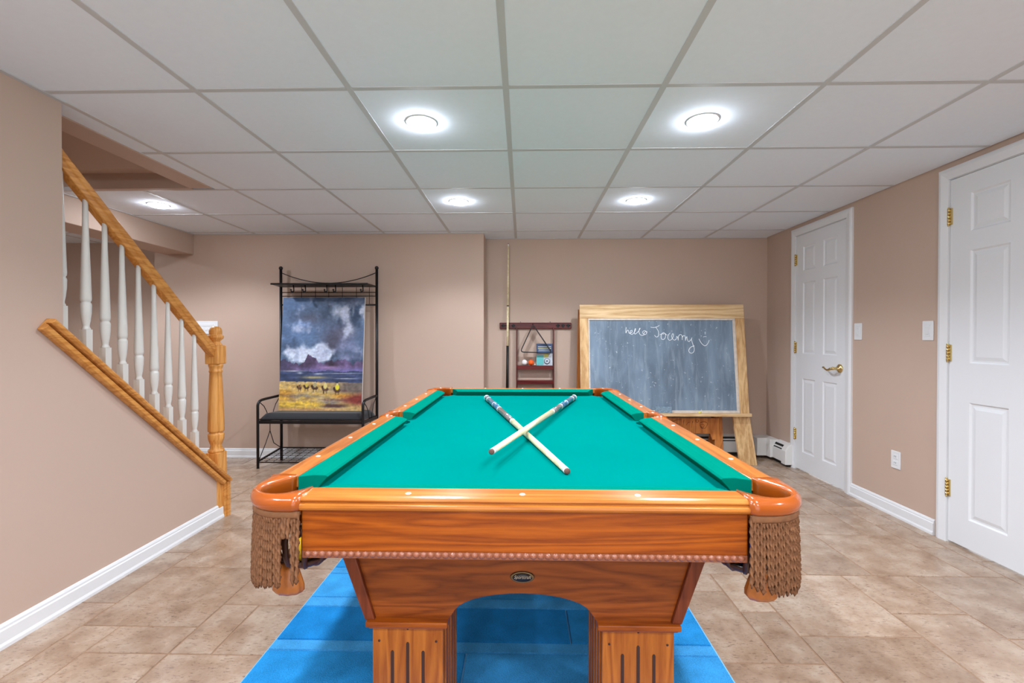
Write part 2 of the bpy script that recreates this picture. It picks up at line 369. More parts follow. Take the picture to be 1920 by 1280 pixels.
# doors in the right wall: panelled slab, casing, hinges, lever
def door(name, yh, wd, cas_far, lever, label):
    """hinge edge at yh (far side), slab runs towards the camera"""
    D = struct(thing(name, label, None, (XR, yh-wd/2, 0)))
    xf = XR-.004; top = 2.005; y1 = yh; y0 = yh-wd
    rows = [(1.70,1.905),(1.0,1.60),(.165,.79)]
    st = .096*wd/.625; mid = .10*wd/.625; pw = (wd-2*st-mid)/2
    cols = [(y0+st, y0+st+pw), (y1-st-pw, y1-st)]
    m = MB()
    ys = [y0]+[v for c in cols for v in c]+[y1]; zs = [.012]+[v for r in sorted(rows) for v in r]+[top]
    for i in range(len(ys)-1):
        for j in range(len(zs)-1):
            a,b,c,d = ys[i],ys[i+1],zs[j],zs[j+1]
            if i%2==1 and j%2==1:
                prev = [(xf,a,c),(xf,b,c),(xf,b,d),(xf,a,d)]
                for ins,dep in ((.008,.007),(.016,.007),(.034,.002)):
                    cur = [(xf+dep,a+ins,c+ins),(xf+dep,b-ins,c+ins),(xf+dep,b-ins,d-ins),(xf+dep,a+ins,d-ins)]
                    m.add(prev+cur, [(k,(k+1)%4,4+(k+1)%4,4+k) for k in range(4)]); prev = cur
                m.add(prev, [(0,1,2,3)])
            else: m.add([(xf,a,c),(xf,b,c),(xf,b,d),(xf,a,d)], [(0,1,2,3)])
    xb = xf+.035
    m.add([(xf,y0,.012),(xf,y1,.012),(xf,y1,top),(xf,y0,top),(xb,y0,.012),(xb,y1,.012),(xb,y1,top),(xb,y0,top)],
          [(4,7,6,5),(0,4,5,1),(1,5,6,2),(2,6,7,3),(3,7,4,0)])
    m.build('door_slab', M_door, D)
    # casing: profiled boards mitred round three sides
    cw = .062; ct2 = 2.012
    prof = [(0,0),(0,-.012),(.010,-.014),(.040,-.019),(.052,-.017),(cw,-.012),(cw,0)]
    c = MB()
    ya, yb = y1+.006, y0-.006
    for u in (0,):
        ring = []
        path = [(ya,0,1,0),(ya,ct2,1,1),(yb,ct2,-1,1),(yb,0,-1,0)]
        R = [[(XR+dx, y+sy*o, z+sz*o) for o,dx in prof] for y,z,sy,sz in path]
        c.rings(R, smooth=False)
    c.build('casing', M_white, D)
    jb = MB(); jb.box(XR-.002, XR+.10, ya-.003, ya+.02, 0, ct2); jb.box(XR-.002, XR+.10, yb-.02, yb+.003, 0, ct2); jb.box(XR-.002, XR+.10, yb, ya, ct2-.003, ct2+.02)
    jb.build('jamb', M_white, D)
    for z in (1.805, 1.052, .305):
        hb = MB(); hb.box(XR-.011, XR-.004, yh-.014, yh+.014, z-.045, z+.045)
        for k in range(5): hb.cyl((XR-.014, yh+.002, z-.045+.018*k+.0008), (XR-.014, yh+.002, z-.045+.018*(k+1)-.0008), .006, n=10)
        hb.sphere((XR-.014,yh+.002,z+.048), .0055, 8, 6); hb.sphere((XR-.014,yh+.002,z-.048), .0055, 8, 6)
        hb.build('hinge', M_brass, D, label='brass hinge')
    if lever:
        yl, zl = yh-wd+.062, .905
        r = MB().lathe([(.0,0),(.033,0),(.033,.004),(.027,.010),(.012,.014),(.011,.045),(.014,.052),(.010,.060),(0,.062)], (xf,yl,zl), ax=(-1,0,0), n=24)
        P = [(xf-.050,yl+.0,zl),(xf-.054,yl+.02,zl-.003),(xf-.054,yl+.045,zl-.012),(xf-.052,yl+.07,zl-.016),(xf-.050,yl+.095,zl-.008),(xf-.048,yl+.115,zl+.004),(xf-.046,yl+.128,zl+.003),(xf-.045,yl+.132,zl-.004)]
        r.tube(P, [.011,.011,.009,.007,.0065,.006,.005,.003], 10)
        r.build('door_handle', M_brass, D, label='curved brass lever handle')
        MB().box(XR-.006, XR-.003, y0-.006, y0-.001, zl-.03, zl+.03).build('strike_plate', M_brass, D)
    return D
door('door_1', 4.108, .625, True, True, 'narrow white six-panel door with brass lever, next to the heater')
door('door_2', 2.650, .76, True, False, 'white six-panel door nearest the camera with brass hinges')

# stair cap trim (oak)
tr = MB()
d = Vector((0, 1, -.868)).normalized(); nn = Vector((0, .868, 1)).normalized()
def along(prof, ya, yb, m):
    R = []
    for y in (ya, yb):
        base = Vector((0, y, capz(y)))
        R.append([base + Vector((u,0,0)) + nn*v for u,v in prof])
    m.rings(R, smooth=False)
ytop, yend = 1.825, 2.950
nose = [(-2.025,-.022),(-1.868,-.022),(-1.858,-.017),(-1.855,-.009),(-1.860,-.002),(-1.872,.002),(-2.025,.002)]
along([(max(u,-1.9) if False else u, v) for u,v in nose], 1.900, yend, tr)
along([(-1.902,-.022),(-1.868,-.022),(-1.858,-.017),(-1.855,-.009),(-1.860,-.002),(-1.872,.002),(-1.902,.002)], ytop, 1.900, tr)
along([(-1.902,-.056),(-1.882,-.056),(-1.872,-.050),(-1.870,-.034),(-1.876,-.029),(-1.888,-.026),(-1.888,-.020),(-1.902,-.020)], ytop, yend-.02, tr)
tr.box(-1.885, -1.872, 2.925, 2.950, 0, capz(2.945)-.02); tr.box(-2.02, -1.885, 2.926, 2.946, 0, capz(2.945)-.02)
tr.box(-1.902, -1.882, 2.905, 2.925, 0.0, capz(2.92)-.05)
struct(tr.build('trim_3', M_oakY, bevel=.002, label='oak cap and end board of the knee wall'))

# stairs behind the knee wall
ss = thing('staircase', 'carpet-free oak stair flight rising behind the knee wall and railing', 'stairs', (-2.45, 2.6, 0)); ss['kind'] = 'structure'
for k in range(11):
    yk = 2.90-.2*k
    MB().box(-2.885, -2.03, yk-.2, yk, .02 if k == 0 else .174*k-.14, .174*(k+1)-.025).build('riser', M_white, ss)
    MB().box(-2.885, -2.03, yk-.2, yk+.02, .174*(k+1)-.025, .174*(k+1)).build('tread', M_oak, ss, bevel=.004)

# railing
RX = -1.935
rl = thing('stair_railing', 'oak stair handrail with acorn-topped newel and turned white balusters on the knee wall', 'railing', (RX, 2.905, 0))
nw = MB(); ny0 = 2.905; hs = .0425; z = lambda hh: hh+CZ
nw.box(RX-hs, RX+hs, ny0-hs, ny0+hs, 0.0, z(-.722))
nb = nw.build('newel_base', M_oak, rl, bevel=.006)
MB().box(RX-hs, RX+hs, ny0-hs, ny0+hs, z(-.168), z(-.05)).build('newel_block', M_oak, rl, bevel=.006)
nt_ = MB()
prof = [(.042,-.724),(.046,-.716),(.044,-.706),(.034,-.699),(.036,-.692),(.030,-.682),(.036,-.665),(.044,-.640),(.046,-.612),(.045,-.606),(.037,-.603),(.037,-.596),(.044,-.592),(.046,-.585),(.0445,-.50),(.041,-.38),(.036,-.26),(.034,-.222),(.038,-.219),(.038,-.208),(.035,-.205),(.037,-.19),(.041,-.18),(.040,-.166)]
nt_.lathe([(r, z(t)) for r,t in prof], (RX,ny0,0), n=28)
fin_ = MB(); fin_.lathe([(r, z(t)) for r,t in [(.040,-.052),(.034,-.042),(.030,-.036),(.024,-.030),(.027,-.022),(.042,-.008),(.045,.004),(.042,.012),(.034,.015),(.036,.022),(.036,.040),(.030,.058),(.018,.068),(.0,.070)]], (RX,ny0,0), n=28)
fin_.build('acorn_finial', M_oak, rl); nt_.build('newel_post', M_oak, rl)
def railz(y): return .729+CZ-.868*(y-1.96)+.008      # top surface
hr = MB()
prf = [(-.020,-.066),(.020,-.066),(.022,-.040),(.028,-.034),(.030,-.014),(.026,-.004),(.015,0),(-.015,0),(-.026,-.004),(-.030,-.014),(-.028,-.034),(-.022,-.040)]
R = []
for y in (1.3, ny0-hs+.004):
    R.append([Vector((RX+u, y, railz(y))) + Vector((0,0,v*1.15)) for u,v in prf])
hr.rings(R, smooth=False)
hr.build('handrail', M_oakY, rl, bevel=.003)
for k in range(9):
    yb_ = 1.935 + .1*k*1.0
    yb_ = [1.925,2.030,2.125,2.218,2.314,2.412,2.508,2.610,2.712][k]
    if k == 0: yb_ = 1.917
    zc = capz(yb_); bt = zc+.142; m = MB(); q = .0155
    m.prism([(-q,-1),(q,-1),(q,1),(-q,1)], lambda a,b,t: (RX+a, yb_+b*q, (zc-.868*b*q) if t == 0 else bt-.004), 0, 1)
    zt = railz(yb_)-.068
    H = zt-bt
    m.lathe([(.0155,bt-.006),(.0165,bt),(.0125,bt+.008),(.0125,bt+.014),(.016,bt+.035),(.0195,bt+.07),(.0205,bt+.105),(.019,bt+.112),(.0165,bt+.115),(.0165,bt+.120),(.0195,bt+.124),(.0205,bt+.135),(.0195,bt+.17),(.016,bt+.30),(.0115,zt-.12),(.0095,zt+.01)], (RX,yb_,0), n=16)
    m.build('baluster', M_baluster, rl)

# ------------------------------------------------------------------ recessed lights
M_lens = emis('lamp_lens', LAMP_COL, LENS_E)
LP = [(-.457,2.105),(.802,2.113),(-.456,3.333),(.803,3.333),(-2.665,3.37),(-.457,.88),(.802,.88),(-.457,-.35),(.802,-.35),(-.457,-1.6),(.802,-1.6),(1.9,.3),(-1.5,.3),(-4.0,3.4)]
lab = ['round recessed light, front left over the pool table', 'round recessed light, front right over the pool table', 'round recessed light, rear left near the hall bench',
       'round recessed light, rear right above chalkboard side', 'small-looking recessed light beyond the stair handrail']
for i,(x,y) in enumerate(LP):
    t = thing('recessed_light', lab[i] if i < 5 else 'round recessed light in the ceiling behind the camera', 'ceiling light', (x,y,CE), 'recessed ceiling lights')
    MB().lathe([(.060,.004),(.060,-.002),(.066,-.003),(.070,-.002),(.071,.0055)], (x,y,CE), n=36).build('trim_ring', M_white, t)
    MB().lathe([(0,-.019),(.02,-.0185),(.04,-.0165),(.054,-.012),(.0605,-.004),(.0605,.004)], (x,y,CE), n=36).build('lens', M_lens, t)
    ld = bpy.data.lights.new('lamp', 'SPOT'); ld.shadow_soft_size = .042; ld.energy = LAMP_W*(1.35 if y > 3 else 1.0); ld.color = LAMP_COL; ld.spot_size = math.radians(142); ld.spot_blend = .45
    lo = bpy.data.objects.new('lamp', ld); col.objects.link(lo); lo.parent = t; lo.location = (0,0,-.03)

ut_ = thing('stair_fill_light', 'added dome light, out of view, brightening the stairwell', 'ceiling light', (-2.5,.9,3.25))  # added lamp, unseen by the camera, lifts the brightness of the stairwell
MB().lathe([(0,-.09),(.05,-.084),(.09,-.062),(.115,-.03),(.12,-.01)], (-2.5,.9,3.25), n=32).build('dome', emis('fill_dome_glow', LAMP_COL, 16), ut_)
MB().lathe([(.12,-.012),(.135,-.008),(.135,0),(.0,0)], (-2.5,.9,3.25), n=32).build('base_ring', M_white, ut_)

# ------------------------------------------------------------------ switches and outlet
def plate(name, label, cat, c, hw, hh, nrm, kind):
    c = Vector(c); n = Vector(nrm); u = Vector((0,0,1)).cross(n)
    t = thing(name, label, cat, c)
    def bx(a0,a1,z0,z1,d0,d1):
        m = MB(); v = []
        for zz in (z0,z1):
            for aa,dd in ((a0,d0),(a1,d0),(a1,d1),(a0,d1)): v.append(c+u*aa+n*dd+Vector((0,0,zz)))
        m.add(v, [(0,3,2,1),(4,5,6,7),(0,1,5,4),(1,2,6,5),(2,3,7,6),(3,0,4,7)]); return m
    bx(-hw,hw,-hh,hh,0,.006).build('cover_plate', M_white, t, bevel=.003)
    if kind == 'rocker':
        bx(-.017,.017,-.034,.034,.004,.008).build('rocker', M_white, t, bevel=.002)
        bx(-.008,.008,-.022,.022,.008,.012).build('toggle', M_white, t, bevel=.002)
    elif kind == 'outlet':
        for s_ in (-1,1):
            m = bx(-.017,.017,s_*.020-.014,s_*.020+.014,.004,.008); f_ = m.build('socket', M_white, t, bevel=.003)
            k = MB()
            for a in (-.006,.006): k.v, k.f, k.sm, k.c = (lambda q: (k.v+q.v, k.f+[[i+len(k.v) for i in ff] for ff in q.f], k.sm+q.sm, k.c+q.c))(bx(a-.0012,a+.0012,s_*.02-.003,s_*.02+.006,.007,.0085))
            k.build('slots', M_black, f_)
    else:
        for a in (-.06,-.03,0.0,.03,.06):
            bx(a-.012,a+.012,-.030,-.008,.005,.009).build('button', M_white, t, bevel=.002)
        bx(-.085,.085,.012,.035,.005,.008).build('panel_cover', M_white, t, bevel=.002)
    return t
plate('light_switch', 'white light switch on the right wall just beside the narrow door', 'light switch', (XR,3.360,CZ+.044), .037, .059, (-1,0,0), 'rocker')
plate('light_switch', 'white light switch on the right wall close to the nearer door casing', 'light switch', (XR,2.790,CZ+.042), .037, .057, (-1,0,0), 'rocker')
plate('wall_outlet', 'white double power outlet low on the right wall', 'outlet', (XR,3.018,CZ-.775), .037, .056, (-1,0,0), 'outlet')
plate('wall_control', 'wide white wall control plate partly behind the newel post', 'switch plate', (-2.985,YB,CZ+.092), .112, .061, (0,-1,0), 'multi')

# ------------------------------------------------------------------ baseboard heater
ht = thing('baseboard_heater', 'off-white metal baseboard heater turning the corner behind the chalkboard easel', 'heater', (2.2, 4.5, 0))
hp = [(0,.03),(.055,.03),(.055,.035),(.068,.035),(.068,.135),(.056,.150),(.056,.158),(.040,.178),(.040,.182),(0,.200)]
def hseg(name, f, t0, t1, slots=True):
    m = MB(); m.prism([(u,zz) for u,zz in hp], f, t0, t1); o = m.build(name, M_heater, ht, bevel=.0015)
    if slots:
        k = MB()
        dt = .012 if t1 > t0 else -.012
        k.prism([(.0565,.146),(.0645,.1395),(.066,.141),(.058,.1485)], f, t0+dt, t1-dt)
        k.prism([(.0405,.176),(.053,.161),(.055,.163),(.0425,.179)], f, t0+dt, t1-dt)
        k.build('louvre_slots', M_black, o)
    return o
fb_ = lambda u,zz,t: (t, YB2-u, zz)
fr_ = lambda u,zz,t: (XR-u, t, zz)
hseg('housing', fb_, .45, 2.20); hseg('housing', fr_, 4.36, 4.205)
cj = MB(); cj.box(2.20, XR-.002, 4.425, YB2-.002, .03, .195); cj.box(2.285, XR-.002, 4.36, 4.425, .03, .195); cj.build('corner_cover', M_heater, ht, bevel=.004)
ec = MB(); ec.prism([(0,.02),(.075,.02),(.075,.140),(.044,.19),(0,.206)], fr_, 4.205, 4.135); ec.build('end_cap', M_heater, ht, bevel=.004)
fn = MB(); fn.box(.46, 2.2, YB2-.05, YB2-.01, .004, .03); fn.box(XR-.05, XR-.01, 4.15, 4.36, .004, .03); fn.build('fin_element', M_black, ht)

# ------------------------------------------------------------------ rug
RX0, RX1, RY0, RY1 = -.92, .695, .85, 3.25
rg = MB(); G = .0035; zr = .011
B1 = s2l((40,140,206)); B2 = s2l((58,150,212)); B3 = s2l((28,128,196)); B4 = s2l((66,154,214))
def patch(x0,x1,y0,y1,c):
    e = .003
    rg.add([(x0+G/2,y0+G/2,.004),(x1-G/2,y0+G/2,.004),(x1-G/2,y1-G/2,.004),(x0+G/2,y1-G/2,.004),(x0+G/2+e,y0+G/2+e,zr),(x1-G/2-e,y0+G/2+e,zr),(x1-G/2-e,y1-G/2-e,zr),(x0+G/2+e,y1-G/2-e,zr)],
           [(4,5,6,7),(0,1,5,4),(1,2,6,5),(2,3,7,6),(3,0,4,7)], c=c)
ysr = [.85,1.02,1.22,1.40,1.655,1.715,1.93,2.0,2.2,2.26,2.5,2.56,2.8,2.98,3.25]
xsr = {0:[.3],1:[-.3],2:[.1],3:[-.2],4:[],5:[.18],6:[],7:[.2],8:[],9:[-.5],10:[],11:[.3],12:[-.2],13:[.1]}
for i in range(len(ysr)-1):
    xs = [RX0]+xsr[i]+[RX1]; y0_,y1_ = ysr[i],ysr[i+1]
    for k in range(len(xs)-1):
        c = (B4 if y1_-y0_ < .08 else [B1,B2,B3][(i+k)%3])
        patch(xs[k],xs[k+1],y0_,y1_,c)
rugo = rg.build('area_rug', M_rug, loc=((RX0+RX1)/2, 2, 0)); tag(rugo, 'bright blue rug with carved rectangular blocks under the pool table', 'rug')
MB().box(RX0-.003, RX1+.003, RY0, RY1, .001, .005).build('rug_backing', mat('rug_edge', (120,180,215), .9), rugo)

# ------------------------------------------------------------------ pool table
YC = 2.13; YN = 1.004; XO = .636; XI = .566; ZT = .785; ZB = .745
T = thing('pool_table', 'honey oak pool table with green cloth and fringed corner pockets', 'pool table', (0, YC, .011))
HL = YC-YN          # half length
# bed: cloth slab with pocket cut-outs (one quarter outline, mirrored)
def quarter():
    c = Vector((-.556, -(HL-.081))); P = []
    for k in range(7):
        a = math.radians(-4 + 98*k/6); P.append((c.x+.088*math.cos(a), c.y+.088*math.sin(a)))
    return P      # from the end-rail side towards the long-rail side
q = quarter()
side = [(-.575+.06*math.cos(a), .062*math.sin(a)) for a in [math.radians(t) for t in (-90,-60,-30,0,30,60,90)]]
left = q + [(-.575,-(HL-.081)+.10)] + side + [(-.575,HL-.081-.10)] + [(x,-y) for x,y in q[::-1]]
outl = left + [(-x,y) for x,y in left[::-1]]
bd = MB(); bd.prism(outl, lambda a,b,t: (a, YC+b, t), ZB-.022, ZB)
bo_ = bd.build('playing_bed', M_felt, T)
bm = bmesh.new(); bm.from_mesh(bo_.data); bmesh.ops.triangulate(bm, faces=[f for f in bm.faces if len(f.verts) > 4]); bm.to_mesh(bo_.data); bm.free()
fl_ = MB(); fl_.box(-.56,.56, YN+.075, 2*YC-YN-.075, ZB-.05, ZB-.0225)
# cushions
cp = [(0,ZT-.001),(.030,ZT-.003),(.052,ZT-.009),(.0575,ZT-.014),(.044,ZB+.010),(.038,ZB+.0006),(0,ZB+.0006)]
def cushion(axis, fixed, inward, b0, b1, n0, n1):
    """runs between b0..b1 at its back edge and n0..n1 at its nose"""
    R = []
    m = MB(); n = len(cp)
    for e in (0,1):
        r = []
        for u,zz in cp:
            k = u/.0575; t = (b0+(n0-b0)*k) if e == 0 else (b1+(n1-b1)*k)
            r.append((fixed+inward*u, t, zz) if axis == 'Y' else (t, fixed+inward*u, zz))
        R.append(r)
    m.rings(R, smooth=False); return m.build('cushion', M_feltc, T, bevel=.0015)
cushion('X', YN+.074, 1, -.478, .478, -.437, .437)
cushion('X', 2*YC-YN-.074, -1, -.478, .478, -.437, .437)
for s in (-1,1):
    cushion('Y', s*XI, -s, YN+.160, YC-.062, YN+.205, YC-.075)
    cushion('Y', s*XI, -s, YC+.062, 2*YC-YN-.160, YC+.075, 2*YC-YN-.205)
# wooden rails: profile (u outward from inner edge, z)
rp = [(0,ZT-.028),(0,ZT),(.054,ZT),(.062,ZT-.002),(.066,ZT-.006),(.0665,ZT-.009),(.063,ZT-.0105),(.063,ZT-.013),(.070,ZT-.016),(.0715,ZT-.022),(.0705,ZT-.026),(.067,ZT-.0295),(.060,ZT-.030),(.02,ZT-.030),(.02,ZT-.028)]
def rail(axis, fixed, out, a, b, mt):
    R = [[((fixed+out*u, t, zz) if axis == 'Y' else (t, fixed+out*u, zz)) for u,zz in rp] for t in (a,b)]
    m = MB(); m.rings(R, smooth=False); return m.build('rail', mt, T, bevel=.001)
rails = [rail('X', YN+.074, -1, -.489, .489, M_ht), rail('X', 2*YC-YN-.074, 1, -.489, .489, M_ht)]
for s in (-1,1):
    rails.append(rail('Y', s*XI, s, YN+.160, YC-.060, M_hy)); rails.append(rail('Y', s*XI, s, YC+.060, 2*YC-YN-.160, M_hy))
# sights
def sight(x,y,par): MB().lathe([(0,.0012),(.0055,.0012),(.0068,.0003),(.0068,-.004)], (x,y,ZT), n=16).build('sight', M_inlay, par)
for x in (-.256,0,.256):
    sight(x, YN+.037, rails[0]); sight(x, 2*YC-YN-.037, rails[1])
for s,(ra,rb) in ((-1,(2,3)),(1,(4,5))):
    for k in (1,2,3): sight(s*.602, YN+.1+.258*k, rails[ra]); sight(s*.602, 2*YC-YN-.1-.258*k, rails[rb])
# corner and side pocket castings
def casting(O, I, ends=True):
    m = MB(); R = []
    n = len(O)
    for i,(o,p) in enumerate(zip(O,I)):
        o = Vector(o); p = Vector(p); d = (o-p).normalized(); e = .003 if (i < 1 or i > n-2) else 0
        L = lambda k: p+(o-p)*k
        r = []
        for v,zz in ((o-d*.004,ZT-.031),(o+d*.000,ZT-.030),(o+d*.003,ZT-.024),(o+d*.004,ZT-.014),(o+d*.001,ZT-.006),(o-d*.006,ZT+.001),(L(.55),ZT+.003),(p+d*.004,ZT+.0015),(p,ZT-.003),(p+d*.001,ZT-.012),(p+d*.004,ZT-.075),(p+d*.010,ZT-.075)):
            r.append((v.x, v.y, zz+e))
        R.append(r)
    m.rings(R, closed=True); return m
def corner_paths():
    cx, cy = -.556, -(HL-.081); O = []; I = []
    R_ = .108; ox, oy = -XO+R_, -HL+R_
    O.append((-.488,-HL)); I.append((-.488,-HL+.074))
    O.append((-.505,-HL)); I.append((-.505,-HL+.062))
    for k in range(13):
        a = math.radians(-90-90*k/12); b = math.radians(-58-164*k/12)
        O.append((ox+R_*math.cos(a), oy+R_*math.sin(a))); I.append((cx+.052*math.cos(b), cy+.052*math.sin(b)))
    O.append((-XO,-HL+.148)); I.append((-XI-.012,-HL+.148))
    O.append((-XO,-HL+.162)); I.append((-XI,-HL+.162))
    return O, I
def cords(path, nrm, lens, m, gap=None):
    """twisted cords hung along a path"""
    for i,(p,n_) in enumerate(zip(path,nrm)):
        if gap and gap[0] <= i <= gap[1]: L = .055+.01*rnd.random()
        else: L = lens[i]
        ph = rnd.random()*6; sw = (rnd.random()-.5)*.010; R = []
        K = 22
        for k in range(K+1):
            t = k/K; zz = ZT-.031-L*t; a0 = ph+t*L*150
            c = Vector(p)+Vector(n_)*(.006*math.sin(PI*t*.5)) + Vector((-n_[1],n_[0]))*sw*t*t
            ring = []
            rr = .0058*(1 if k < K else .3)
            for j in range(8):
                a = 2*PI*j/8; r = rr*(1-.5*abs(math.sin(a)))
                x_, y_ = r*math.cos(a), r*math.sin(a)*1.0
                ring.append((c.x+x_*math.cos(a0)-y_*math.sin(a0), c.y+x_*math.sin(a0)+y_*math.cos(a0), zz))
            R.append(ring)
        m.rings(R)
for sx in (1,-1):          # sx=1 keeps the left side
    for sy in (1,-1):      # sy=1 keeps the near end
        W = lambda p: (p[0]*sx, YC+p[1]*sy)
        O, I = corner_paths()
        co = casting([W(p) for p in O], [W(p) for p in I]).build('corner_casting', M_cast, T)
        cx, cy = W((-.522, -(HL-.110)))
        # leather pocket bag: ring, straps, bowl, tongue
        bag = MB()
        ring = [(cx+.058*math.cos(a), cy+.058*math.sin(a), .700) for a in [2*PI*k/24 for k in range(24)]]
        bag.tube(ring, .005, 6, closed=True)
        for k in range(9):
            a = 2*PI*k/9+.2
            bag.tube([(cx+r*math.cos(a), cy+r*math.sin(a), zz) for r,zz in ((.050,.735),(.058,.70),(.064,.665),(.063,.635),(.055,.612),(.040,.600),(.02,.596))], .0068, 6)
        bag.lathe([(0,.592),(.03,.592),(.045,.600),(.056,.613),(.053,.616),(.044,.604),(.0,.598)], (cx,cy,0), n=24)
        bo = bag.build('pocket_bag', M_leather, T)
        tg = MB(); R = []
        ox_, oy_ = cx-sx*.028, cy-sy*.030
        for r,zz in ((.022,.604),(.025,.590),(.031,.572),(.036,.556),(.036,.543),(.029,.535),(.001,.533)):
            R.append([(ox_+r*math.cos(a)*(1+.05*math.cos(a*9)), oy_+r*.55*math.sin(a)*(1+.05*math.cos(a*9)), zz) for a in [2*PI*k/36 for k in range(36)]])
        tg.rings(R); tg.build('pocket_tongue', M_tongue, bo, label='tan leather tongue')
        # lining behind the hole
        ln = MB(); lp = [W((-.556+.0535*math.cos(math.radians(b)), -(HL-.081)+.0535*math.sin(math.radians(b)))) for b in range(-50,-231,-12)]
        ln.rings([[(x,y,ZT-.070) for x,y in lp],[(x,y,ZT-.090) for x,y in lp]], closed=False, caps=False)
        ln.build('pocket_lining', M_castin, bo)
        # fringe along the outer edge of the casting
        dens = []; P = O[:]
        cum = [0]
        for a,b in zip(P,P[1:]): cum.append(cum[-1]+(Vector(b)-Vector(a)).length)
        nC = 40
        path = []; nr = []; ls = []
        for k in range(nC):
            t = cum[-1]*(k+.5)/nC
            for i in range(len(P)-1):
                if cum[i] <= t <= cum[i+1]:
                    f = (t-cum[i])/(cum[i+1]-cum[i]+1e-9); a, b = Vector(P[i]), Vector(P[i+1]); p = a+(b-a)*f; d_ = (b-a).normalized(); break
            n_ = Vector((d_.y, -d_.x));
            if n_.dot(Vector((-1,-1))) < 0: n_ = -n_
            pp = p-n_*.007
            X, Y = W(pp); path.append((X,Y)); nr.append((n_.x*sx, n_.y*sy))
            ls.append(.156+.022*math.sin(PI*(k+.5)/nC)+rnd.uniform(-.006,.006))
        m = MB(); cords(path, nr, ls, m, gap=(3,5) if (sx == 1 and sy == 1) else None)
        R = [[(x-nx_*.004,y-ny_*.004,ZT-.029),(x+nx_*.005,y+ny_*.005,ZT-.029),(x+nx_*.0065,y+ny_*.0065,ZT-.042),(x+nx_*.004,y+ny_*.004,ZT-.047),(x-nx_*.004,y-ny_*.004,ZT-.045)] for (x,y),(nx_,ny_) in zip(path,nr)]
        m.rings(R)
        fr_o = m.build('fringe', M_cord, bo, label='twisted brown cord fringe')
    # side pocket
    O = []; I = []
    for k in range(9):
        t = -1+2*k/8; O.append((-XO-.004*(1-t*t), .066*t)); a = PI/2+PI*(k/8); 
        I.append((-.577-.030*math.cos(t*PI/2), .050*math.sin(t*PI/2)*1.2 if abs(t)<1 else .061*t))
    W2 = lambda p: (p[0]*sx, YC+p[1])
    casting([W2(p) for p in O], [W2(p) for p in I]).build('side_casting', M_cast, T)
    bag = MB(); cx = sx*-.570
    for k in range(8):
        a = 2*PI*k/8
        bag.tube([(cx+r*math.cos(a), YC+r*math.sin(a), zz) for r,zz in ((.045,.725),(.055,.70),(.060,.665),(.055,.63),(.035,.610),(.01,.605))], .006, 6)
    bag.lathe([(0,.600),(.03,.603),(.048,.618),(.045,.621),(.0,.608)], (cx,YC,0), n=20)
    bo = bag.build('pocket_bag', M_leather, T)
    path = [(sx*(-XO+.003), YC-.058+.0055*k*2) for k in range(12)]; m = MB()
    cords(path, [(-sx,0)]*12, [.15+rnd.uniform(-.005,.005) for _ in path], m)
    m.build('fringe', M_cord, bo, label='twisted brown cord fringe')
# aprons and bead trim
def apron(*b, mt=M_hx): return MB().box(*b).build('apron', mt, T, bevel=.003)
aps = [apron(-.488,.488, YN+.014, YN+.036, .663, ZT-.030), apron(-.488,.488, 2*YC-YN-.036, 2*YC-YN-.014, .663, ZT-.030)]
for s in (-1,1):
    for a,b in ((YN+.16,YC-.06),(YC+.06,2*YC-YN-.16)):
        aps.append(MB().box(min(s*(XO-.014),s*(XO-.036)), max(s*(XO-.014),s*(XO-.036)), a, b, .663, ZT-.030).build('apron', M_hy, T, bevel=.003))
for yy,ap in ((YN+.017, aps[0]),(2*YC-YN-.017, aps[1])):
    m = MB()
    for k in range(60):
        m.sphere((-.482+.964*(k+.5)/60, yy, .6570), .0088, 10, 8, .9)
    m.box(-.486,.486, yy-.004, yy+.012, .649, .664)
    m.build('bead_trim', M_bead, ap, label='row of small turned beads')
for s,i in ((-1,2),(1,4)):
    for j,(a,b) in enumerate(((YN+.16,YC-.06),(YC+.06,2*YC-YN-.16))):
        m = MB(); n = 54
        for k in range(n): m.sphere((s*(XO-.017), a+(b-a)*(k+.5)/n, .6570), .0088, 8, 6, .9)
        m.build('bead_trim', M_bead, aps[i+j])
# pedestal base
YP = 1.195; w1, w0, zt, zb = .497, .406, .656, .405
MB().box(-.49,.49, YN+.036, 2*YC-YN-.036, .655, ZB-.0515).build('bed_frame', M_hd, T)
def arch_panel(y_, out):
    P = [(-w1+.03,zt),(-w0+.01,zb)]
    P += [(-.190,zb)]
    for k in range(1,16):
        a = PI*k/16; P.append((-.178*math.cos(a), zb+.012+.056*math.sin(a)))
    P += [(.190,zb),(w0-.01,zb),(w1-.03,zt)]
    return P
for y_,o in ((YP,-1),(2*YC-YP,1)):
    m = MB(); m.prism(arch_panel(y_,o), lambda a,b,t: (a,t,b), y_-o*.008, y_-o*.030); pnl = m.build('end_panel', M_hb, T, bevel=.002)
    for s in (-1,1):
        m = MB(); m.prism([(s*w1,zt),(s*(w1-.040),zt),(s*(w0-.026),zb),(s*w0,zb)], lambda a,b,t: (a,t,b), y_+o*.004, y_-o*.030); m.build('stile', M_hd, T, bevel=.003)
    if o == -1: frontpanel = pnl
for s in (-1,1):
    m = MB(); m.prism([(s*w1,zt),(s*(w1-.02),zt),(s*(w0-.02),zb),(s*w0,zb)], lambda a,b,t: (a,t,b), YP+.03, 2*YC-YP-.03); m.build('side_panel', M_hy, T)
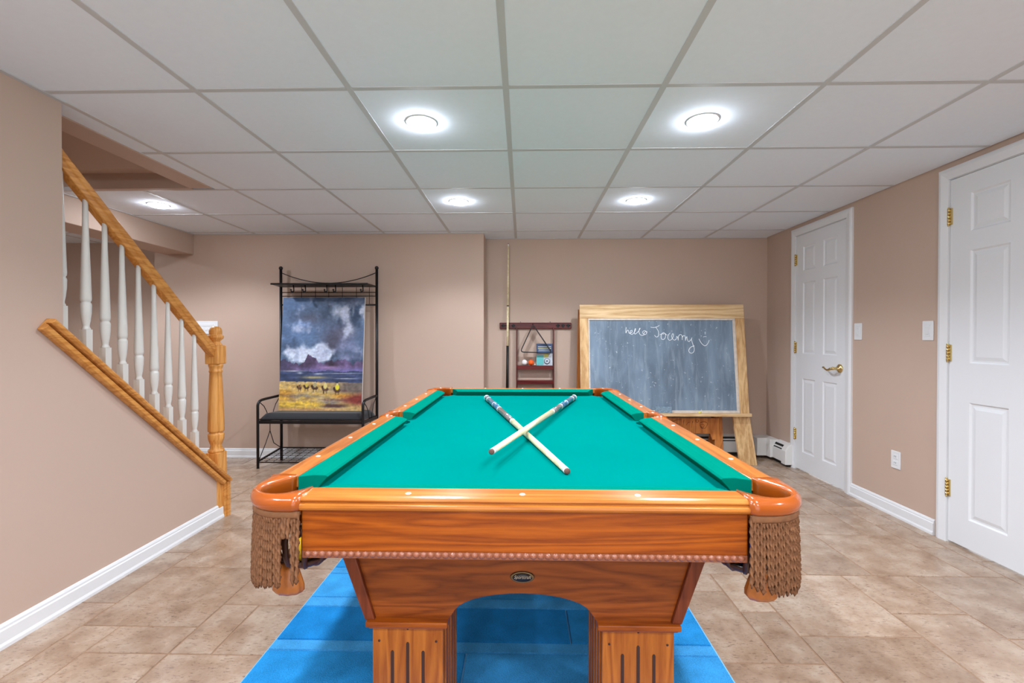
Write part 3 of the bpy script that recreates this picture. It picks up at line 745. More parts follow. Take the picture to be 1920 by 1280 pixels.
# nameplate
bz = .517
m = MB(); m.lathe([(0,.004),(.021,.004),(.0235,.0045),(.026,.003),(.027,0)], (0,0,0), ax=(0,-1,0), n=40)
m.v = [(x*1.18, YP+.008+y, bz+z_*.56) for x,y,z_ in m.v]
bad = m.build('nameplate', mat('nameplate_bronze', (120,100,70), .35, .7), frontpanel, label='small oval nameplate')
m = MB(); m.lathe([(0,.0048),(.0215,.0048),(.0215,.003)], (0,0,0), ax=(0,-1,0), n=40); m.v = [(x*1.18, YP+.008+y, bz+z_*.52) for x,y,z_ in m.v]
m.build('nameplate_field', mat('nameplate_dark', (38,32,28), .4), frontpanel)
def text(body, name, size, mt, par, loc, rot, shear=0, ext=.0003, sx=1):
    cu = bpy.data.curves.new(name, 'FONT'); cu.body = body; cu.size = size; cu.align_x = 'CENTER'; cu.align_y = 'CENTER'; cu.extrude = ext; cu.shear = shear
    ob = bpy.data.objects.new(name, cu); col.objects.link(ob); bpy.context.view_layer.update()
    dg = bpy.context.evaluated_depsgraph_get(); me = bpy.data.meshes.new_from_object(ob.evaluated_get(dg)); bpy.data.objects.remove(ob)
    o = bpy.data.objects.new(name, me); col.objects.link(o); me.materials.clear(); me.materials.append(mt)
    for p in me.polygons: p.material_index = 0
    o.parent = par; o.location = Vector(loc)-org[par]; o.rotation_euler = rot; o.scale = (sx,1,1); return o
text('Sportcraft', 'nameplate_lettering', .0125, mat('letter_silver', (190,180,160), .4), frontpanel, (0, YP+.0028, bz+.0012), (PI/2,0,0), .35, .0003, .86)
# legs: capital moulding, fluted box, plinth
for sx in (-1,1):
    for (ya,yb,fr) in ((YP-.004, YP+.232, -1),(2*YC-YP-.232, 2*YC-YP+.004, 1)):
        xa, xb = sorted((sx*.205, sx*.388))
        lg = MB(); lg.box(xa, xb, ya+.006, yb-.006, .07, .392)
        for yy,_ in ((0,0),): pass
        # fluted pilaster strips on the inner side
        xi = xa if sx > 0 else xb
        for k in range(5):
            y_ = ya+.03+.045*k; lg.box(min(xi,xi-sx*.004), max(xi,xi-sx*.004), y_, y_+.022, .08, .388)
        lo = lg.build('leg', M_hz, T, bevel=.003)
        cp_ = MB(); cp_.box(xa-.014, xb+.014, ya-.010, yb+.010, .392, .407); cp_.box(xa-.008, xb+.008, ya-.004, yb+.004, .386, .392)
        cp_.build('capital', M_hx, lo, bevel=.004)
        MB().box(xa-.012, xb+.012, ya-.006, yb+.006, .011, .07).build('plinth', M_hx, lo, bevel=.005)
        for yy,dy in ((ya+.006,-1),(yb-.006,1)):
            for k,(dx,top) in enumerate(((-.040,.325),(0,.347),(.040,.325))):
                xm = (xa+xb)/2+dx; f = MB()
                pts = [(xm-.0042,.10),(xm+.0042,.10),(xm+.0042,top-.004),(xm+.002,top),(xm-.002,top),(xm-.0042,top-.004)]
                f.prism(pts, lambda a,b,t: (a,t,b), yy+dy*.0006, yy-dy*.004); f.build('flute', mat('flute_dark', (66,34,16), .5) if 'flute_dark' not in bpy.data.materials else bpy.data.materials['flute_dark'], lo)
            for dx in (-.074,.074):
                MB().cyl(((xa+xb)/2+dx, yy, .350), ((xa+xb)/2+dx, yy+dy*.0012, .350), .003, n=10).build('screw', M_leather, lo)
            MB().cyl(((xa+xb)/2, yy, .382), ((xa+xb)/2, yy+dy*.0008, .382), .003, n=10).build('screw_hole', M_black, lo)

# balls glimpsed in the near pockets
def ball(name, label, c, colr, rad=.0286, grp=None, rough=.1):
    return tag(MB().sphere(c, rad, 24, 16).build(name, mat(name+'_'+str(colr), colr, rough, coat=.4), loc=(c[0],c[1],c[2]-rad)), label, 'ball', grp)
for (cx,cc,lb) in ((-.522,(236,190,50),'yellow billiard ball glimpsed in the near left pocket'),(.522,(20,50,130),'blue billiard ball glimpsed in the near right pocket')):
    cy = YC-(HL-.110)
    ball('billiard_ball', lb, (cx, cy-.006, .6285), cc)

# ------------------------------------------------------------------ cues
M_shaft = wood('cue_maple', (240, 228, 190), (214, 196, 150), 'Y', 2, .3, .4, .4)
M_butt = mat('marbled_butt', (70, 110, 140), .25, coat=.5, var=.6, vscale=30)
M_butt2 = mat('grey_butt', (120, 112, 110), .25, coat=.5, var=.5, vscale=40)
M_ring = mat('cue_ring_white', (236, 236, 232), .3)
M_tip = mat('cue_tip', (110, 76, 66), .8)
def cue(tip, butt, rt, rb, label, split=.52, styl=0):
    tip = Vector(tip); butt = Vector(butt); d = butt-tip; L = d.length; u = d/L
    t = thing('pool_cue', label, 'pool cue', tip, 'pool cues' if styl == 0 else None)
    rr = lambda k: rt+(rb-rt)*k
    seg = lambda a,b,m=None,e=0: (m or MB()).cyl(tip+u*L*a, tip+u*L*b, rr(a)+e, rr(b)+e, n=20)
    seg(.018, split).build('shaft', M_shaft, t)
    seg(.004, .018, e=.0003).build('ferrule', M_ring, t)
    MB().lathe([(0,0),(rt*.7,0),(rt,.002),(rt,.006)], tip, ax=u, n=16).build('tip', M_tip, t)
    if styl == 0:
        seg(split, .70).build('grip', M_butt2, t); seg(.70, .985).build('butt', M_butt, t)
        for a in (split-.004, .70, .80, .93):
            seg(a, a+.006, e=.0005).build('ring', M_ring, t)
        b = MB().lathe([(rr(1),0),(rr(1)+.001,L*.008),(rr(1)*.9,L*.014),(0,L*.015)], butt-u*L*.015, ax=u, n=20); b.build('bumper', M_ring, t)
    else:
        seg(split, .66).build('grip', M_shaft, t); seg(.66, 1).build('butt', M_black, t); seg(split, split+.006, e=.0005).build('ring', M_black, t)
    return t
ZB0 = ZB+.0008
cue((.128,1.325,ZB0+.0095),(-.224,2.90,ZB0+.0165),.0088,.0162,'pool cue lying on the green cloth with its tip nearest the camera, underneath the other',.49)
# second cue rests across the first
cue((-.094,1.40,ZB0+.0455),(.324,2.93,ZB0+.0165),.0088,.0162,'pool cue lying across the other, its tip pointing to the near left',.57)

# ------------------------------------------------------------------ wall cue rack
WY = YB2
rk = thing('cue_rack', 'dark mahogany wall cue rack with bar of clips, two uprights and shelves', 'cue rack', (.126, WY, .56))
MB().box(-.225, .475, WY-.026, WY, CZ+.085, CZ+.146).build('top_bar', M_mahog, rk, bevel=.006)
for x in (-.19,-.1448,-.09,.345,.395,.445):
    m = MB()
    for s_ in (-1,1): m.tube([(x+s_*.004,WY-.026,CZ+.117),(x+s_*.0155,WY-.034,CZ+.117),(x+s_*.0165,WY-.048,CZ+.117),(x+s_*.0125,WY-.061,CZ+.117)], .003, 6)
    m.box(x-.011,x+.011,WY-.030,WY-.0255,CZ+.100,CZ+.134); m.build('cue_clip', M_black, rk)
for x in (-.056,.302):
    MB().box(x-.006, x+.006, WY-.052, WY-.0, .50, CZ+.10).build('upright', M_mahogz, rk, bevel=.002)
for zz in (CZ-.272, CZ-.415, CZ-.56):
    s_ = MB().box(-.05,.296, WY-.085, WY-.002, zz-.010, zz); s_.box(-.05,.296, WY-.088, WY-.080, zz-.034, zz+.001); s_.build('shelf', M_mahog, rk, bevel=.0015)
MB().box(-.225,.475, WY-.075, WY, .50, .54).build('base_bar', M_mahog, rk, bevel=.005)
m = MB(); m.sphere((-.02,WY-.003,CZ+.152),.004,8,6); m.sphere((.27,WY-.003,CZ+.152),.004,8,6)
m.tube([(.10,WY-.026,CZ+.13),(.10,WY-.05,CZ+.125),(.10,WY-.055,CZ+.135)], .004, 6); m.build('hook', M_black, rk)
# triangle
tri = MB(); cxy = [(.105,CZ+.118),(-.012,CZ-.148),(.268,CZ-.152)]
pth = []
pts = [Vector((a,0,b)) for a,b in [(.100,CZ+.125),(-.022,CZ-.140),(.285,CZ-.148)]]
for i in range(3):
    p0, p1, p2 = pts[i-1], pts[i], pts[(i+1)%3]; a = (p0-p1).normalized()*.035; b = (p2-p1).normalized()*.035
    for k in range(7):
        t = k/6; pth.append(p1+a*(1-t)**2+b*t*t)
R = []
n = len(pth)
for i,p in enumerate(pth):
    tg_ = (pth[(i+1)%n]-pth[i-1]).normalized(); nn_ = Vector((tg_.z,0,-tg_.x))
    R.append([(p.x+nn_.x*a, WY+yy, p.z+nn_.z*a) for a,yy in ((-.0048,-.098),(.0048,-.098),(.0048,-.060),(-.0048,-.060))])
R.append(R[0]); tri.rings(R, caps=False, smooth=False)
tag(tri.build('ball_triangle', M_black, loc=(.126,WY-.07,CZ-.15)), 'black triangular ball rack hanging on the wall cue rack', 'ball rack')
cue((-.139, WY-.047, CZ+.915), (-.150, WY-.047, .5425), .0062, .0145, 'pale pool cue with black butt standing upright in the wall rack', .40, 1)
# balls and box on the rack shelf
zs = CZ-.272+.0005
ball('cue_ball', 'white ball on the wall rack shelf, left of the orange one', (.018,WY-.048,zs+.0286), (232,228,224), grp=None)
ball('billiard_ball', 'orange ball on the wall rack shelf', (.083,WY-.048,zs+.0286), (240,96,30))
ball('small_ball', 'tiny pale ball beside the orange ball on the rack shelf', (.119,WY-.066,zs+.009), (240,200,180), .009)
bx = thing('game_box', 'small upright box with dark blue top and teal front on the rack shelf', 'box', (.21,WY-.03,zs))
MB().box(.135,.292,WY-.050,WY-.012,zs,zs+.212).build('carton', mat('carton_grey',(190,196,204),.6), bx, bevel=.001)
MB().box(.135,.292,WY-.0515,WY-.050,zs+.118,zs+.212).build('blue_panel', mat('carton_blue',(52,72,104),.5), bx)
for k,(zz,a,b,cc) in enumerate(((.183,.150,.277,(200,205,210)),(.166,.150,.277,(214,206,130)),(.150,.155,.270,(200,205,210)),(.134,.150,.277,(110,140,190)))):
    MB().box(a,b,WY-.0522,WY-.0514,zs+zz-.004,zs+zz+.003).build('print_line', mat('print%d'%k,cc,.5), bx)
MB().box(.137,.205,WY-.0515,WY-.050,zs+.004,zs+.100).build('teal_panel', mat('carton_teal',(96,186,186),.5), bx)
MB().box(.206,.250,WY-.0515,WY-.050,zs+.080,zs+.116).build('yellow_panel', mat('carton_yellow',(206,206,110),.5), bx)
MB().lathe([(.030,0),(.030,.003),(0,.0032)], (.238,WY-.050,zs+.042), ax=(0,-1,0), n=24).build('disc', mat('disc_grey',(110,128,150),.5), bx)
MB().lathe([(.013,.003),(.013,.0045),(.021,.0045),(.021,.003)], (.238,WY-.050,zs+.042), ax=(0,-1,0), n=24).build('disc_ring', M_ring, bx)

# ------------------------------------------------------------------ chalkboard on its easel
kb = thing('chalkboard', 'large pine-framed chalkboard on a standing easel with handwriting in chalk', 'chalkboard', (1.285, 4.24, 0))
tl = math.atan2(.13, 1.008); P0 = Vector((0, 4.25, CZ-.703)); ut = Vector((0, math.sin(tl), math.cos(tl))); un = Vector((0, -math.cos(tl), math.sin(tl)))
def BP(s_, t_, d_=0): return P0 + Vector((s_,0,0)) + ut*t_ + un*d_
def bplank(name, s0,s1,t0,t1,d0,d1, mt, bev=.003, par=None):
    m = MB(); v = []
    for t_ in (t0,t1):
        for s_,d_ in ((s0,d0),(s1,d0),(s1,d1),(s0,d1)): v.append(BP(s_,t_,d_))
    m.add(v, [(0,3,2,1),(4,5,6,7),(0,1,5,4),(1,2,6,5),(2,3,7,6),(3,0,4,7)]); return m.build(name, mt, par or kb, bevel=bev)
X0b, X1b, Hb = .531, 2.045, 1.018
bplank('frame_top', X0b, X1b, .890, Hb, -.028, 0, M_pine)
bplank('frame_side', X0b, X0b+.078, .0, .8895, -.028, 0, M_pinez)
bplank('frame_side', X1b-.082, X1b, .0, .8895, -.028, 0, M_pinez)
bplank('frame_bottom', X0b-.004, X1b+.008, -.008, .020, -.028, .030, M_pine)
M_bead2 = mat('chalk_dusted_moulding', (206,196,184), .7, var=.1, vscale=30)
for q_ in ((X0b+.078,X1b-.082,.872,.890),(X0b+.078,X1b-.082,.020,.045)): bplank('inner_moulding', *q_, -.020, -.003, M_bead2)
bplank('inner_moulding', X0b+.078, X0b+.092, .045, .872, -.020, -.003, M_bead2); bplank('inner_moulding', X1b-.106, X1b-.082, .045, .872, -.020, -.003, M_bead2)
def slate_mat():
    m, nt, p = nodes('slate'); L = nt.links.new
    tc = N(nt,'ShaderNodeTexCoord')
    def nz(sc_, mapping, det=6):
        mp = N(nt,'ShaderNodeMapping'); mp.inputs['Scale'].default_value = mapping; mp.inputs['Rotation'].default_value = (0,.25,0)
        n = N(nt,'ShaderNodeTexNoise'); n.inputs['Scale'].default_value = sc_; n.inputs['Detail'].default_value = det; n.inputs['Distortion'].default_value = .8
        L(tc.outputs['Object'], mp.inputs[0]); L(mp.outputs[0], n.inputs['Vector']); return n
    a = nz(3,(2.2,1,.7)); b = nz(9,(3,1,.4)); c_ = nz(60,(1,1,1),3)
    r1 = N(nt,'ShaderNodeMapRange'); r1.inputs['From Min'].default_value = .35; r1.inputs['From Max'].default_value = .7; L(a.outputs[0], r1.inputs[0])
    r2 = N(nt,'ShaderNodeMapRange'); r2.inputs['From Min'].default_value = .5; r2.inputs['From Max'].default_value = .8; L(b.outputs[0], r2.inputs[0])
    r3 = N(nt,'ShaderNodeMapRange'); r3.inputs['From Min'].default_value = .68; r3.inputs['From Max'].default_value = .75; L(c_.outputs[0], r3.inputs[0])
    m1 = N(nt,'ShaderNodeMix',data_type='RGBA'); m1.inputs['A'].default_value = s2l((92,108,124)); m1.inputs['B'].default_value = s2l((120,140,158)); L(r1.outputs[0], m1.inputs['Factor'])
    m2 = N(nt,'ShaderNodeMix',data_type='RGBA'); m2.inputs['B'].default_value = s2l((158,174,186)); L(m1.outputs['Result'], m2.inputs['A'])
    mm = N(nt,'ShaderNodeMath',operation='MULTIPLY'); mm.inputs[1].default_value = .5; L(r2.outputs[0], mm.inputs[0]); L(mm.outputs[0], m2.inputs['Factor'])
    m3 = N(nt,'ShaderNodeMix',data_type='RGBA'); m3.inputs['B'].default_value = s2l((205,215,220)); L(m2.outputs['Result'], m3.inputs['A']); L(r3.outputs[0], m3.inputs['Factor'])
    L(m3.outputs['Result'], p.inputs['Base Color']); p.inputs['Roughness'].default_value = .55; return m
sl = bplank('slate', X0b+.078, X1b-.082, .030, .885, -.026, -.012, slate_mat(), 0)
STK = [[(0.9616, 0.8063), (0.9586, 0.7782), (0.9579, 0.7525), (0.97, 0.7759), (0.9793, 0.7782), (0.9835, 0.7619), (0.9877, 0.7493)], [(0.9877, 0.7493), (1.0016, 0.7525), (1.0158, 0.7665), (1.0138, 0.7782), (0.9998, 0.7712), (0.9971, 0.7549), (1.0059, 0.7409), (1.0198, 0.7432), (1.0316, 0.7549)], [(1.0316, 0.7549), (1.046, 0.7782), (1.0488, 0.7946), (1.0417, 0.7876), (1.0363, 0.7595), (1.0404, 0.7432), (1.052, 0.7479)], [(1.052, 0.7479), (1.0733, 0.7689), (1.0902, 0.7946), (1.0856, 0.7969), (1.0779, 0.7689), (1.0841, 0.7456), (1.0953, 0.7339), (1.1136, 0.7316), (1.1276, 0.7409)], [(1.1276, 0.7409), (1.1141, 0.7502), (1.1146, 0.7666), (1.1333, 0.7759), (1.1467, 0.7643), (1.1462, 0.7479), (1.1298, 0.7363), (1.1257, 0.7526), (1.1399, 0.7666), (1.1558, 0.7619)], [(1.1871, 0.8086), (1.2077, 0.804), (1.2307, 0.8063), (1.2516, 0.8133), (1.2681, 0.825)], [(1.2375, 0.804), (1.2462, 0.79), (1.257, 0.769), (1.2586, 0.748), (1.2556, 0.727), (1.2437, 0.7154), (1.2301, 0.72), (1.2214, 0.734)], [(1.2696, 0.7364), (1.2883, 0.7457), (1.3043, 0.7434), (1.3115, 0.7527), (1.3047, 0.7573), (1.2883, 0.7457), (1.2806, 0.7224), (1.2844, 0.6992), (1.3002, 0.6922), (1.3167, 0.7061), (1.3222, 0.7317), (1.3182, 0.7503), (1.3292, 0.7364), (1.3407, 0.7364)], [(1.3641, 0.7527), (1.3523, 0.7411), (1.3423, 0.7178), (1.346, 0.6946), (1.3617, 0.6853), (1.3805, 0.6992), (1.3928, 0.7225), (1.3958, 0.7411), (1.3868, 0.7457), (1.3792, 0.7271), (1.3808, 0.7085), (1.3916, 0.6923), (1.4052, 0.6876), (1.4193, 0.6993), (1.4248, 0.7225)], [(1.4248, 0.7225), (1.4334, 0.7086), (1.437, 0.683), (1.4382, 0.7132), (1.4481, 0.7341), (1.462, 0.7388), (1.473, 0.7272), (1.4737, 0.6877), (1.4745, 0.7086), (1.4844, 0.7272), (1.4981, 0.7272), (1.5042, 0.7086), (1.5032, 0.6831), (1.5088, 0.7086), (1.5184, 0.7202)], [(1.5184, 0.7202), (1.5197, 0.6947), (1.5302, 0.6738), (1.5442, 0.6808), (1.5586, 0.6994), (1.5637, 0.711), (1.5584, 0.6924), (1.5641, 0.6669), (1.5721, 0.6392), (1.58, 0.6115), (1.5765, 0.5838), (1.5599, 0.5676), (1.5396, 0.5699), (1.5299, 0.5883), (1.539, 0.6114), (1.5602, 0.6276), (1.5833, 0.6346)], [(1.6271, 0.6994), (1.6375, 0.6763), (1.6546, 0.6508), (1.6789, 0.6347), (1.7, 0.6486), (1.7147, 0.6717), (1.72, 0.6879)], [(1.6466, 0.7282), (1.6523, 0.7236)], [(1.6849, 0.7887), (1.6894, 0.7868)], [(1.6666, 0.7157), (1.6828, 0.7203), (1.6964, 0.719)], [(1.6857, 0.7645), (1.6851, 0.7412)]]
wr = MB()
def smooth(P, k=4):
    out = []
    for i in range(len(P)-1):
        p0 = Vector(P[max(i-1,0)]); p1 = Vector(P[i]); p2 = Vector(P[i+1]); p3 = Vector(P[min(i+2,len(P)-1)])
        for j in range(k):
            t = j/k; out.append(.5*((2*p1)+(p2-p0)*t+(2*p0-5*p1+4*p2-p3)*t*t+(3*p1-p0-3*p2+p3)*t**3))
    out.append(Vector(P[-1])); return out
sm_ = MB()
for i_,st in enumerate(STK):
    (wr if i_ < 11 else sm_).tube([BP(p.x,p.y,-.0114) for p in (smooth(st) if len(st) > 2 else [Vector(q_) for q_ in st])], .0024 if len(st) > 3 else .002, 6)
M_chalk = mat('chalk', (236,240,242), .9); wr.build('chalk_writing', M_chalk, sl, label='white chalk handwriting'); sm_.build('chalk_smile', M_chalk, sl, label='small chalk smile')
# eraser and chalk on the ledge
er = MB(); v = [];
for t_ in (.0205,.078):
    for s_,d_ in ((1.200,.0135),(1.345,.0135),(1.345,-.002),(1.200,-.002)): v.append(BP(s_,t_,d_))
er.add(v, [(0,3,2,1),(4,5,6,7),(0,1,5,4),(1,2,6,5),(2,3,7,6),(3,0,4,7)])
eo = thing('board_eraser', 'dusty grey felt eraser standing on the chalkboard ledge', 'eraser', BP(1.27,.0205,0))
er.build('felt_pad', mat('eraser_felt', (112,130,142), .95, var=.4, vscale=90), eo, bevel=.003)
m = MB(); v = []
for t_ in (.0205,.078):
    for s_,d_ in ((1.200,.022),(1.345,.022),(1.345,.0137),(1.200,.0137)): v.append(BP(s_,t_,d_))
m.add(v, [(0,3,2,1),(4,5,6,7),(0,1,5,4),(1,2,6,5),(2,3,7,6),(3,0,4,7)]); m.build('backing', mat('eraser_back', (120,140,154), .9, var=.4, vscale=120), eo, bevel=.002)
tag(MB().cyl(BP(1.583,.027,.012), BP(1.612,.028,.010), .0065, n=12).build('chalk_stick', mat('yellow_chalk', (230,222,110), .9), loc=BP(1.6,.0205,.012)), 'short stub of yellow chalk on the chalkboard ledge', 'chalk')
# easel legs
def leg(s0, s1, top, foot, mt, name='front_leg', th=.028):
    m = MB(); v = []
    a = Vector(top); b = Vector(foot); hw = s1
    d = (a-b).normalized(); u = Vector((1,0,0)); u = (u-d*u.dot(d)).normalized(); n_ = d.cross(u)
    v = []
    for c_ in (b,a):
        for p_,q_ in ((-1,-1),(1,-1),(1,1),(-1,1)):
            w_ = c_+u*hw*p_+n_*th/2*q_
            if c_ is b: w_ = w_ + d*((0-w_.z)/d.z)
            v.append(w_)
    m.add(v, [(0,3,2,1),(4,5,6,7),(0,1,5,4),(1,2,6,5),(2,3,7,6),(3,0,4,7)]); return m.build(name, mt, kb, bevel=.002)
leg(0, .074, BP(1.972,.12,-.044), (2.012, 4.205, 0), M_pinez)
leg(0, .074, BP(.60,.12,-.044), (.56, 4.205, 0), M_pinez)
leg(0, .036, (1.80, 4.355, .56), (1.785, 4.470, 0), M_plank, 'rear_leg')
leg(0, .020, (.545, 4.44, 1.40), (.528, 4.50, 0), M_plank, 'rear_leg')
leg(0, .036, (1.80, 4.43, 1.40), (1.80, 4.36, .565), M_plank, 'rear_leg')
pk = MB(); pk.prism([(.60,.40),(1.80,.40),(1.80,.20),(1.74,.20),(1.72,.255),(1.30,.262),(1.22,.235),(.60,.235)], lambda a,b,t: (a,t,b), 4.315, 4.335)
po = pk.build('cross_panel', M_plank, kb, bevel=.002, label='orange pine panel with scribbles')
# doodles on the panel
dd = MB()
for cx_,cz_,r_ in ((1.66,.335,.032),(1.645,.325,.018),(1.60,.37,.012)):
    dd.tube([(cx_+r_*math.cos(a)*(1+.2*math.sin(3*a)), 4.3148, cz_+r_*math.sin(a)) for a in [2*PI*k/20 for k in range(20)]], .0018, 5, closed=True)
for a,b,c_,d_ in ((1.36,.355,1.46,.385),(1.38,.33,1.45,.34),(1.47,.31,1.48,.38),(1.50,.33,1.53,.36),(1.55,.31,1.56,.37)): dd.tube([(a,4.3148,b),((a+c_)/2,4.3148,(b+d_)/2+.01),(c_,4.3148,d_)], .0018, 5)
dd.build('scribbles', mat('marker', (92,36,14), .8), po)

# ------------------------------------------------------------------ hall bench (hall tree)
hb = thing('hall_bench', 'black iron hall tree bench with hooks, padded seat and arms by the back wall', 'bench', (-1.8, 4.13, 0))
FL, FR, BL, BR_ = Vector((-2.288,3.985,0)), Vector((-1.372,3.985,0)), Vector((-2.233,4.275,0)), Vector((-1.341,4.275,0))
up = lambda p,zz: Vector((p.x,p.y,zz))
for p in (BL,BR_):
    m = MB(); m.cyl(up(p,0), up(p,CZ+.625), .0125, n=16); po = m.build('post', M_iron, hb)
    MB().sphere(up(p,CZ+.638), .018, 16, 10).build('finial', M_iron, po)
for p,bk in ((FL,BL),(FR,BR_)):
    m = MB(); d_ = (bk-p)
    arc = [up(p,0), up(p,.30), up(p,.50), up(p,.545), up(p,.565)+d_*.02, up(p,.580)+d_*.07, up(p,.588)+d_*.15, up(p,.592)+d_*.3, up(p,.600)+d_*.96]
    m.tube(arc, .0115, 12); ao = m.build('arm_leg', M_iron, hb, label='leg curving into an armrest')
    s_ = MB()
    s_.tube([tuple(up(p,.57)+d_*.08), tuple(up(p,.53)+d_*.25), tuple(up(p,.48)+d_*.36), tuple(up(p,.415)+d_*.44)], .0035, 6)
    s_.tube([tuple(up(p,.592)+d_*.94), tuple(up(p,.53)+d_*.75), tuple(up(p,.48)+d_*.66), tuple(up(p,.415)+d_*.60)], .0035, 6)
    s_.tube([tuple(up(p,.40)+d_*.5), tuple(up(p,.30)+d_*.5), tuple(up(p,.20)+d_*.32), tuple(up(p,.07)+d_*.04)], .0035, 6)
    s_.tube([tuple(up(p,.40)+d_*.5), tuple(up(p,.30)+d_*.5), tuple(up(p,.18)+d_*.66), tuple(up(p,.12)+d_*.96)], .0035, 6)
    s_.build('scroll', M_iron, ao)
fm = MB()
for a,b in ((FL,FR),(FL,BL),(FR,BR_),(BL,BR_)):
    fm.bar(up(a,.402), up(b,.402), .016, .026)
fm.bar(up(FL,.426)+Vector((.012,.004,0)), up(FR,.426)+Vector((-.012,.004,0)), .012, .008)
fm.build('seat_frame', M_iron, hb, bevel=.002)
# cushion
cs = MB(); n_ = 24; R = []
def cush(u,v):
    a = FL.lerp(FR,u); b = BL.lerp(BR_,u); p = a.lerp(b,v); return p
top = []; NX, NY = 30, 10
vs = []; fs = []
for j in range(NY+1):
    for i in range(NX+1):
        u = .018+.964*i/NX; v = .03+.92*j/NY; p = cush(u,v)
        e = min(i/NX, 1-i/NX)*.9; f = min(j/NY, 1-j/NY)*.32; dd_ = min(e,f)
        zz = .431+.044*min(1,(dd_/.035))**.45 if dd_ > 0 else .431
        vs.append((p.x,p.y,zz))
for j in range(NY):
    for i in range(NX):
        a = j*(NX+1)+i; fs.append((a,a+1,a+NX+2,a+NX+1))
n0 = len(vs); bd_ = [i for i in range(NX+1)]+[(j*(NX+1)+NX) for j in range(1,NY+1)]+[NY*(NX+1)+i for i in range(NX-1,-1,-1)]+[j*(NX+1) for j in range(NY-1,0,-1)]
for k in bd_: x,y,zz = vs[k]; vs.append((x,y,.416))
m_ = len(bd_)
for k in range(m_): fs.append((bd_[k], n0+k, n0+(k+1)%m_, bd_[(k+1)%m_]))
fs.append(tuple(n0+k for k in range(m_)))
cs.add(vs, fs, True)
cs.build('seat_cushion', mat('black_seat_fabric', (26,27,31), .85, bump=.2, bscale=600, sheen=.2), hb, label='black padded seat cushion')
# lower wire shelf
ws = MB()
ws.bar(up(FL,.062), up(BL,.115), .014, .012); ws.bar(up(FR,.062), up(BR_,.115), .014, .012); ws.bar(up(FL,.055), up(FR,.055), .008, .008); ws.bar(up(BL,.115), up(BR_,.115), .010, .010)
for k in range(1,10):
    ws.tube([up(FL,.060).lerp(up(BL,.112),k/10), up(FR,.060).lerp(up(BR_,.112),k/10)], .0022, 5)
for k in range(1,14):
    ws.tube([up(FL,.058).lerp(up(FR,.058),k/14), up(BL,.112).lerp(up(BR_,.112),k/14)], .0022, 5)
ws.build('wire_shelf', M_iron, hb)
# top shelf, back grid, hooks, curved wire
zsf = CZ+.468
sf = MB(); sf.prism([(-2.235,4.285),(-2.200,4.055),(-1.358,4.055),(-1.340,4.285)], lambda a,b,t: (a,b,t), zsf-.006, zsf+.006)
sf.tube([(-2.205,4.05,zsf),(-1.35,4.05,zsf)], .008, 8); sf.build('top_shelf', M_iron, hb)
gw = MB(); yg = 4.275
for zz in (CZ+.414, CZ+.380, CZ+.300): gw.tube([(BL.x,yg,zz),(BR_.x,yg,zz)], .004 if zz > CZ+.31 else .008, 6)
for x in (-2.04,-1.91,-1.787,-1.66,-1.53,-1.41): gw.tube([(x,yg,zsf),(x,yg,CZ+.30)], .0028, 6)
gw.build('back_grid', M_iron, hb)
for x in (-2.03,-1.925,-1.732,-1.655,-1.412):
    m = MB(); m.tube([(x,4.10,zsf-.006),(x+.003,4.10,zsf-.035),(x+.004,4.098,zsf-.058),(x+.002,4.085,zsf-.070),(x-.002,4.068,zsf-.066),(x-.003,4.062,zsf-.054)], .0055, 8); m.sphere((x-.003,4.062,zsf-.050),.008,10,8)
    m.build('hook', M_iron, hb)
cwv = MB(); L_ = []
for k in range(25):
    t = -1+2*k/24; L_.append((-1.787+.446*t, 4.275, CZ+.500+.098*t*t))
cwv.tube(L_, .004, 8); cwv.cyl((-1.787,4.275,CZ+.500),(-1.787,4.275,zsf), .004); cwv.build('curved_wire', M_iron, hb)

